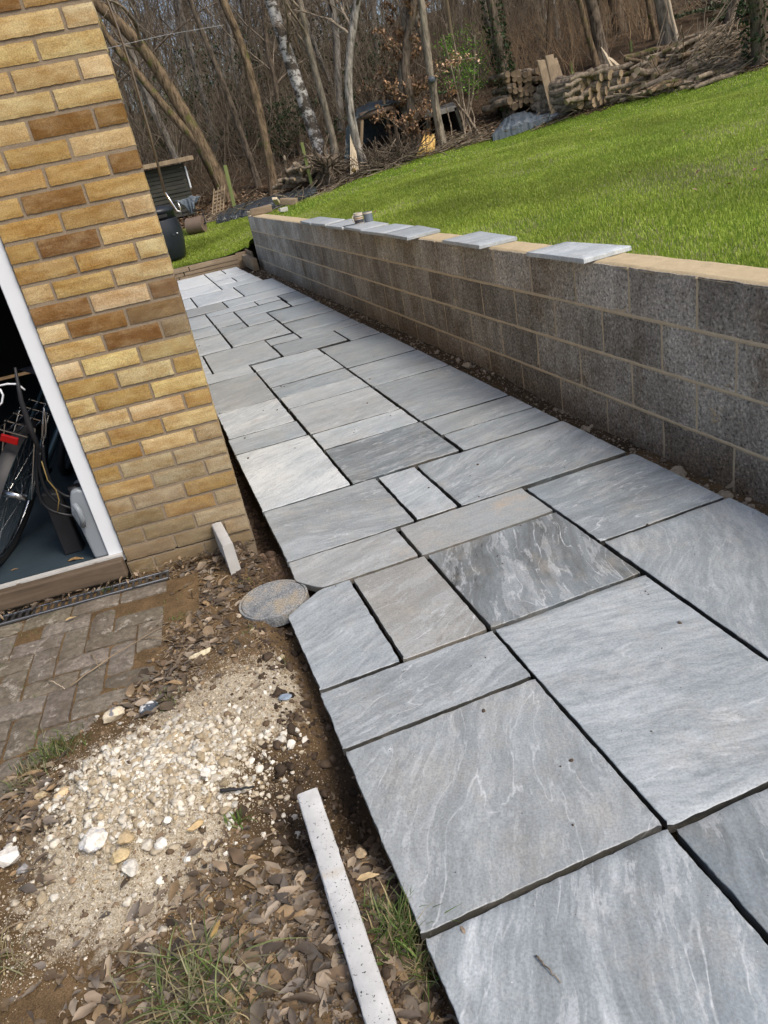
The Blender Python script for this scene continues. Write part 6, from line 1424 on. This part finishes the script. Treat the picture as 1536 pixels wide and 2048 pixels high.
# garden roller
Yr = 13.3; rc = at(393, 455, Yr); ro = empty('garden_roller', (rc[0], Yr, float(H(rc[0], Yr))), 'rusty brown drum of a garden roller lying at the foot of the shed', 'roller')
zc_ = float(H(rc[0], Yr)) + .155; b = MB(); hl = .17; dr_ = np.array([.93, -.36, .0]); dr_ /= np.linalg.norm(dr_); c0 = np.array([rc[0], Yr, zc_]); b.tube([c0 - dr_ * hl, c0 - dr_ * (hl - .005), c0 + dr_ * (hl - .005), c0 + dr_ * hl], [.15, .155, .155, .15], 28); b.build('drum', M['rust'], ro)
b = MB(); b.tube([c0 - dr_ * (hl + .04), c0 - dr_ * (hl + .04) + [0, .3, .25], c0 + dr_ * (hl + .04) + [0, .3, .25], c0 + dr_ * (hl + .04)], .012, 8); b.tube([c0 - dr_ * (hl + .045), c0 + dr_ * (hl + .045)], .012, 8); b.build('handle_frame', M['blackrub'], ro)
# pallet leaning
pa = empty('pallet', at(432, 430, 14.4) * [1, 1, 0] + [0, 0, gz(*at(432, 430, 14.4)[:2])], 'weathered wooden pallet leaning upright between the shed and the green post', 'pallet')
a0, a1, a2, a3 = at(424, 432, 14.35), at(448, 424, 14.35), at(452, 374, 14.7), at(428, 381, 14.7); ex = (a1 - a0); ey = (a3 - a0); en = np.cross(ex, ey); en /= np.linalg.norm(en)
for k in range(7):
    f0 = (k + .12) / 7; f1 = (k + .72) / 7; b = MB(); q = [a0 + ey * f0, a1 + ey * f0 * 1.0, a1 + ey * f1, a0 + ey * f1]; b.hexa(q, [v_ - en * .018 for v_ in q]); b.build('slat', M['plank'], pa)
for f in (.02, .36, .66, .93):
    b = MB(); q = [a0 + ex * f, a0 + ex * (f + .07), a0 + ex * (f + .07) + ey, a0 + ex * f + ey]; b.hexa([v_ + en * .003 for v_ in q], [v_ + en * .06 for v_ in q]); b.build('bearer', M['plank'], pa)
def post(p0, p1, Y, w, mat, lab, name='timber_post', cat='post'):
    A2, B2 = at(*p0, Y), at(*p1, Y); A2[2] = min(A2[2], gz(A2[0], Y)); d = (B2 - A2); L_ = np.linalg.norm(d); d /= L_; n_ = np.cross(d, [0, 1, 0]); n_ /= np.linalg.norm(n_); m_ = np.cross(d, n_)
    b = MB(); b.box((A2 + B2) / 2, (L_, w, w * .8), np.c_[d, n_, m_], jit=.003); return tag(b.build(name, mat, bevel=.004), lab, cat)
post((470, 418), (450, 330), 14.3, .07, M['greenpost'], 'green stained post leaning beside the pallet')
post((622, 362), (603, 285), 14.0, .06, M['greenpost'], 'green stained post standing in the firewood left of the birch')
post((1264, 118), (1261, 82), 14.5, .05, M['greenpost'], 'short green stake behind the cut log stack'); post((1146, 146), (1141, 126), 14.6, .05, M['greenpost'], 'stub of green stake by the leaning old boards')
post((772, 215), (765, 188), 14.9, .06, M['plank'], 'thin stake end poking above the tarpaulin roof')
# cloth-like things: a top line and a bottom line, filled with folds
def sheet(topl, botl, Y0, Y1, name, mat, lab, cat, bulge=.25, fold=.05, nu=48, nv=14, parent=None, down=True, seed=0):
    tu = np.linspace(0, 1, nu); f = lambda L_: np.array([[np.interp(t, np.linspace(0, 1, len(L_)), [q[i] for q in L_]) for i in (0, 1)] for t in tu]); A2, B2 = f(topl), f(botl); P = []
    for i in range(nu):
        for j in range(nv):
            s_ = j / (nv - 1); px, py = A2[i] * (1 - s_) + B2[i] * s_; Y = Y1 + (Y0 - Y1) * s_ - bulge * math.sin(s_ * math.pi) * .5
            nz = fold * (fbm(np.float64(i * .33 + seed), np.float64(j * .25), 4, seed) - .5) * 2 + fold * .6 * (1 - abs(2 * ((i * .13 + j * .05 + fbm(np.float64(i * .1), np.float64(j * .2), 2, seed)) % 1) - 1) - .5)
            q = at(px, py, Y) + np.array([0, -nz, nz * .7]); P.append(q)
    P = np.array(P); P[nv - 1::nv, 2] = [min(z, gz(x_, y_)) if down else z for x_, y_, z in P[nv - 1::nv]]
    back = P[::nv] + np.array([0, .35, -.35]); b = MB(); F = [(i * nv + j, i * nv + j + 1, (i + 1) * nv + j + 1, (i + 1) * nv + j) for i in range(nu - 1) for j in range(nv - 1)]; o_ = len(P); F += [(i * nv, (i + 1) * nv, o_ + i + 1, o_ + i) for i in range(nu - 1)] if down else []
    b.add(np.concatenate([P, back]) if down else P, F); o = b.build(name, mat, parent, smooth=False)
    if not down: so = o.modifiers.new('s', 'SOLIDIFY'); so.thickness = .012
    return tag(o, lab, cat) if lab else o
sheet([(436, 428), (470, 412), (500, 402), (540, 392), (580, 383), (630, 370)], [(432, 444), (470, 441), (500, 430), (545, 414), (585, 398), (634, 380)], 13.6, 14.1, 'plastic_sheet', M['black'], 'long shiny black plastic sheet over a low ridge at the top of the lower lawn', 'plastic sheet', .3, .035, 90, 14, seed=3)
# stump with roots under the birch
st = empty('root_stump', gpt(668, 372, 12.5), 'dark upturned root stump at the base of the birch', 'stump'); s0 = np.array(st.location); s0[1] += .35
V, F = rock_shape(4, 77, 6, .25); V = V * np.array([.36, .32, .42]); V = V * (1 + .25 * (fbm(V[:, 0] * 14, V[:, 2] * 14 + V[:, 1] * 9, 4, 5) - .5)[:, None] * 2)
link('stump_body', raw_mesh('stump_body', V + s0 + [0, 0, .3] - np.array(st.location), F, None, True), M['bark'], st)
N = 130; D = rng.normal(size=(N, 3)); D[:, 2] = np.abs(D[:, 2]) * .8 - .2; P = walk(np.tile(s0 + [0, 0, .32], (N, 1)), D, rng.uniform(.35, .85, N), 8, .2, -.04); merged('roots', [(P, np.tile(np.linspace(.03, .006, 8), (N, 1)), 5)], M['bark'], st)
# tarpaulin shelter
sh = empty('tarpaulin_shelter', gpt(760, 335, 12.8) + [0, .6, 0], 'rough open shelter roofed with a dark tarpaulin and a brown timber beam', 'shelter'); Yt = 14.6
sheet([(712, 218), (735, 206), (760, 201), (785, 198), (820, 192)], [(716, 235), (738, 222), (762, 212), (786, 206), (822, 202)], Yt - .1, Yt + 1.3, 'tarpaulin_roof', M['darktarp'], None, None, .1, .03, 30, 8, sh, False, 4)
sheet([(714, 222), (706, 240), (692, 255)], [(716, 268), (700, 310), (688, 338)], Yt - .12, Yt + .1, 'hanging_tarpaulin', M['darktarp'], None, None, .1, .07, 14, 14, sh, False, 6)
b = MB(); b.tube([at(720, 234, Yt), at(786, 213, Yt)], .075, 10); b.build('beam', M['rust'], sh, smooth=True)
for k, (p0, p1) in enumerate((((724, 345), (724, 236)), ((800, 320), (786, 214)))):
    q0, q1 = at(*p0, Yt), at(*p1, Yt); q0[2] = gz(q0[0], Yt); b = MB(); b.tube([q0, q1], .04, 8); b.build('prop', M['plank'], sh)
q = [at(722, 238, Yt + 1.4), at(815, 205, Yt + 1.4), at(828, 312, Yt + 1.4), at(722, 345, Yt + 1.4)]; b = MB(); b.hexa(q, [v_ + [0, .05, 0] for v_ in q]); b.build('back_sheet', M['darktarp'], sh)
q = [at(822, 195, Yt + .1), at(822, 195, Yt + 1.4), at(836, 312, Yt + 1.4), at(836, 316, Yt + .1)]; b = MB(); b.hexa(q, [v_ + [.05, 0, 0] for v_ in q]); b.build('side_sheet', M['darktarp'], sh)
sb = empty('leaning_laths', gpt(710, 357, 12.8), 'bundle of pale laths propped against the tarpaulin shelter', 'laths')
for k in range(5):
    A2 = at(702 + k * 4, 358 - k, 13.6); A2[2] = gz(A2[0], A2[1]); B2 = at(701 + k * 2.2, 268 + k * 6, 13.9); b = MB(); b.tube([A2, B2], .014, 5); b.build('lath', M['bare'], sb)
V, F = ico(1); p_ = at(707, 340, 13.5); link('x', bpy.data.meshes.new('x')) if False else None
b = MB(); b.add(V * np.array([.05, .04, .04]) + p_, [tuple(f) for f in F]); tag(b.build('yellow_flower', M['yellow']), 'small yellow flower head in front of the pale laths', 'flower')
b = MB(); b.add(V * np.array([.05, .03, .04]) + at(1003, 257, 13.4), [tuple(f) for f in F]); tag(b.build('yellow_flower', M['yellow']), 'small yellow spot at the near corner of the blue tarpaulin', 'flower')
# heap of dark twigs in the shelter mouth
N = 900; c = gpt(775, 333, 12.9); P0 = c + rng.normal(0, 1, (N, 3)) * [.42, .25, 0] + [0, .25, 0]; P0[:, 2] = litter_z(P0[:, 0], P0[:, 1]) + rng.uniform(0, .12, N); P = walk(P0, rng.normal(size=(N, 3)) * [1, .6, .35], rng.uniform(.2, .6, N), 6, .2, 0)
tag(merged('brushwood_heap', [(P, np.tile(rng.uniform(.004, .011, (N, 1)), (1, 6)), 4)], M['bark']), 'tangled heap of dark brushwood in the mouth of the tarpaulin shelter', 'brushwood')
# yellow bag
sheet([(848, 272), (858, 268), (871, 270)], [(831, 317), (850, 314), (869, 308)], 13.5, 13.8, 'yellow_bag', M['bag'], 'crumpled yellow bag sagging between the brown leaved tree and the grey brown trunk', 'bag', .35, .07, 22, 18, seed=8)
# lean-to
ln_ = empty('lean_to', gpt(920, 290, 12.9) + [0, .5, 0], 'low lean-to with a grey board roof and dark inside', 'lean-to'); Yl = 14.4
q = [at(849, 230, Yl), at(912, 212, Yl), at(906, 204, Yl + 1.2), at(846, 222, Yl + 1.2)]; b = MB(); b.hexa([v_ - [0, 0, .08] for v_ in q], q); b.build('roof', M['roofgrey'], ln_)
q = [at(852, 236, Yl + 1.2), at(915, 214, Yl + 1.2), at(935, 285, Yl + 1.2), at(870, 308, Yl + 1.2)]; b = MB(); b.hexa(q, [v_ + [0, .05, 0] for v_ in q]); b.build('back_wall', M['dark'], ln_)
q = [at(850, 234, Yl), at(856, 234, Yl), at(872, 308, Yl), at(866, 310, Yl)]; b = MB(); b.hexa(q, [v_ + [0, 1.2, 0] for v_ in q]); b.build('side_wall', M['shed'], ln_)
q = [at(908, 216, Yl), at(913, 214, Yl), at(936, 284, Yl), at(930, 286, Yl)]; b = MB(); b.hexa(q, [v_ + [0, 1.2, 0] for v_ in q]); b.build('end_wall', M['shed'], ln_)
for k, (p0, p1, r, lab) in enumerate((((962, 282), (908, 198), .03, 'longest pole leaning on the lean-to, furthest from its roof'), ((946, 284), (925, 196), .028, 'thick pole leaning on the lean-to next to the longest one'), ((934, 290), (915, 205), .022, 'thin pole leaning on the lean-to in the middle of the group'), ((922, 292), (934, 232), .02, 'forked stick crossing the leaning poles'), ((906, 296), (893, 215), .018, 'crooked pole in front of the dark lean-to opening'), ((952, 270), (938, 200), .02, 'pale pole with a cut top in the leaning group'))):
    A2, B2 = at(*p0, 13.9), at(*p1, 14.3); A2[2] = gz(A2[0], A2[1]); P = trunk_line([A2, (A2 + B2) / 2 + rng.normal(0, .03, 3), B2], 12, .03); b = MB(); b.tube(P, np.linspace(r, r * .7, 12), 8); tag(b.build('leaning_pole', M['log'], smooth=True), lab, 'pole')
V, F = ico(2); b = MB(); b.add(V * np.array([.08, .07, .07]) + at(863, 160, 13.75), [tuple(f) for f in F]); tag(b.build('blue_cloth', M['tarp'], smooth=True), 'blue rag tied to the grey brown trunk', 'rag')
# blue-grey tarpaulin over a heap
sheet([(988, 263), (1006, 240), (1025, 228), (1048, 222), (1070, 226), (1102, 219), (1145, 219)], [(985, 268), (1005, 262), (1030, 254), (1060, 247), (1090, 237), (1120, 230), (1148, 222)], 13.2, 14.0, 'blue_tarpaulin', M['tarp'], 'crumpled blue grey tarpaulin over a low heap below the old log stack', 'tarpaulin', .45, .03, 80, 18, seed=12)
# wood stacks: every log a thing of its own
def log(A2, d, L_, r, name, lab, group, cat='log', bend=.02, cutm='cut', mat='log'):
    d = np.array(d, float); d /= np.linalg.norm(d); n = 12; K = 6; P = np.array([A2 + d * L_ * t for t in np.linspace(0, 1, K)]); P[1:-1] += rng.normal(0, bend, (K - 2, 3)); rr = r * rng.uniform(.94, 1.06, K); V, F = tubes(P[None], rr[None], n); F = [tuple(f) for f in F]
    org = np.array(P[0]); me = raw_mesh(name, V - org, F + [tuple(range(n))[::-1], tuple(range((K - 1) * n, K * n))]); me.materials.append(M[mat]); me.materials.append(M[cutm]); me.polygons[len(F)].material_index = 1; me.polygons[len(F) + 1].material_index = 1
    for p_ in me.polygons[:len(F)] if False else []: pass
    o = bpy.data.objects.new(name, me); COL.objects.link(o); o.location = org; return tag(o, lab, cat, group)
ends = [(1190, 205, 12), (1205, 192, 15), (1180, 188, 13), (1198, 172, 12), (1216, 181, 11), (1226, 168, 13), (1167, 179, 14), (1180, 158, 13), (1204, 152, 12), (1222, 150, 11), (1241, 161, 13), (1243, 176, 12), (1232, 190, 11), (1219, 199, 12), (1257, 163, 11), (1258, 177, 10), (1150, 198, 13), (1160, 208, 11), (1148, 180, 11), (1162, 163, 12), (1187, 146, 9), (1240, 147, 8), (1205, 205, 9), (1244, 192, 10), (1257, 190, 9)]
ends = [(x_, y_, r_) for x_, y_, r_ in ends]
ORD = 'first second third fourth fifth sixth seventh eighth ninth tenth eleventh twelfth'.split()
hgt_ = [(y_ + (x_ - 1190) * .22) for x_, y_, _ in ends]; rowi = [int(np.clip((212 - h_) // 13, 0, 4)) for h_ in hgt_]
RN = ['bottom row', 'second row up', 'third row up', 'fourth row up', 'top row']; LB = {}
for r_i in range(5):
    for n_i, k in enumerate(sorted([k for k in range(len(ends)) if rowi[k] == r_i], key=lambda k: ends[k][0])): LB[k] = 'cut log, %s from the boards, %s of the stack' % (ORD[n_i], RN[r_i])
for k, (px, py, rp) in enumerate(ends):
    Y = 12.75 + (1190 - px) * .0045; A2 = at(px, py, Y); r = rp * (Y + 3.1) / 1502 * .80; A2[2] = max(A2[2], gz(A2[0], Y) + r * .8)
    log(A2 + rng.normal(0, .03, 3) * [0, 1, 0], (-.42 + rng.normal(0, .03), 1, .015), rng.uniform(1.0, 1.15), r, 'cut_log', LB[k], 'cut logs in the log stack')
for k, (p0, p1, r, lab) in enumerate((((1130, 172), (1185, 140), .05, 'long log lying along the top left of the cut stack'), ((1140, 160), (1215, 133), .045, 'long thin log on top of the cut stack nearest the boards'), ((1170, 150), (1262, 128), .05, 'crooked limb lying over the cut stack'), ((1128, 190), (1160, 172), .05, 'log lying sideways at the boards end of the stack'), ((1132, 205), (1178, 186), .06, 'split log lying sideways low in the cut stack'))):
    A2 = at(*p0, 12.7); B2 = at(*p1, 12.7); log(A2, B2 - A2, np.linalg.norm(B2 - A2), r, 'stack_log', lab, None, bend=.025)
k = 0
for row in range(7):
    for c_ in range(9):
        f = row / 6; px = 1022 + c_ * 11 + rng.normal(0, 1.5) - row * 1.0; py = 212 - row * 10.5 - c_ * .8 + rng.normal(0, 2); r = rng.uniform(.045, .078); Y = 14.0 + rng.normal(0, .06)
        A2 = at(px, py, Y); A2[2] = max(A2[2], gz(A2[0], Y) + r * .5); log(A2, (rng.normal(0, .25), 1, rng.normal(0, .08)), rng.uniform(.6, .9), r, 'old_log', 'dark old log, %s from the ivy trunk in the %s row up' % (ORD[c_], ORD[row]), 'dark logs in the old stack', cutm='oldcut')
for p0, p1, lab in (((1110, 216), (1082, 120), 'widest of the old boards leaning against the old log stack'), ((1122, 214), (1098, 110), 'middle old board leaning on the old log stack'), ((1138, 212), (1106, 118), 'old board leaning nearest to the cut logs')):
    A2, B2 = at(*p0, 13.35), at(*p1, 13.7); A2[2] = min(A2[2], gz(A2[0], A2[1])); d = B2 - A2; L_ = np.linalg.norm(d); d /= L_; n_ = np.cross(d, [0, 1, 0]); n_ /= np.linalg.norm(n_); b = MB(); b.box((A2 + B2) / 2, (L_, .17, .035), np.c_[d, n_, np.cross(d, n_)], jit=.01); tag(b.build('old_board', M['plank'], bevel=.004), lab, 'board')
for p0, p1, lab in (((1222, 134), (1202, 94), 'taller of the two white split stakes behind the cut log stack'), ((1234, 132), (1212, 112), 'shorter white split stake behind the cut log stack')):
    A2, B2 = at(*p0, 13.6), at(*p1, 13.6); d = B2 - A2; b = MB(); b.tube([A2 - d * .2, A2 + d * .6, B2], [.05, .045, .006], 5); tag(b.build('split_stake', M['bare']), lab, 'stake')
A2 = at(1262, 200, 12.2); B2 = at(1308, 118, 12.5); log(A2, B2 - A2, np.linalg.norm(B2 - A2), .10, 'leaning_log', 'thick mossy log leaning upright between the cut stack and the brush heap', None, mat='mossbark')
# brush heap of felled limbs
N = 120
for k in range(N):
    t = rng.uniform(0, 1); t2 = rng.uniform(0, 1); px = 1290 + 200 * t; ytop = np.interp(px, [1290, 1340, 1400, 1440, 1500], [110, 88, 62, 88, 100]); ybot = np.interp(px, [1290, 1500], [192, 140]); py = ybot + (ytop - ybot) * t2 * .92
    Y = np.interp(px, [1290, 1500], [12.1, 10.9]) + t2 * .9 + rng.normal(0, .1); A2 = at(px, py, Y); az = rng.normal(.35, .3); L_ = rng.uniform(.6, 1.9); d = np.array([math.cos(az), -.15 + rng.normal(0, .25), .12 + rng.normal(0, .12)]); r = rng.choice([.022, .03, .042, .065], p=[.35, .3, .22, .13])
    log(A2 - d * L_ * .5, d, L_, r, 'felled_limb', 'bare felled limb lying in the brush heap', 'felled limbs in the brush heap', 'branch', bend=.04, mat='log' if rng.uniform() > .3 else 'mossbark')
N = 900; px = rng.uniform(1255, 1500, N); t2 = rng.uniform(0, 1, N); P0 = np.array([at(a, np.interp(a, [1255, 1500], [205, 140]) - c * np.interp(a, [1255, 1300, 1400, 1500], [10, 70, 85, 40]), np.interp(a, [1255, 1500], [12.2, 10.9]) + c * .9) for a, c in zip(px, t2)])
P = walk(P0, np.c_[rng.normal(1, .5, N), rng.normal(0, .4, N), rng.normal(.15, .3, N)], rng.uniform(.3, 1.1, N), 7, .1, 0); tag(merged('twig_heap', [(P, np.tile(rng.uniform(.004, .012, (N, 1)), (1, 7)), 4)], M['brushw']), 'thin twigs filling the brush heap', 'twigs', kind='stuff')
# firewood heap by the green post
for k in range(46):
    px = rng.uniform(545, 632); py = np.interp(px, [545, 632], [378, 350]) - rng.uniform(0, 1) * np.interp(px, [545, 590, 632], [12, 38, 22]); Y = rng.uniform(14.1, 14.7); A2 = at(px, py, Y); az = rng.normal(.2, .6)
    log(A2, (math.cos(az), rng.normal(0, .5), rng.normal(.1, .15)), rng.uniform(.25, .5), rng.uniform(.025, .05), 'firewood_piece', 'short piece of firewood in the low heap beside the green post', 'firewood pieces heaped left of the birch', 'firewood')
# brown block at the top right corner
slab_box(at(1517, 118, 10.9), (.18, .14, .24), 10, M['rust'], 'brown_crate', None); tag(bpy.data.objects[-1] if False else [o for o in COL.objects if o.name == 'brown_crate'][0], 'small brown crate at the foot of the ivy clad corner trunk', 'crate')
# wires strung between the trees
b = MB(); b.tube([at(200, 100, 13), at(330, 70, 13.4), at(448, 50, 13.8)], .004, 5); tag(b.build('wire', M['steel']), 'thin wire strung from the leaning tree across the wood', 'wire')
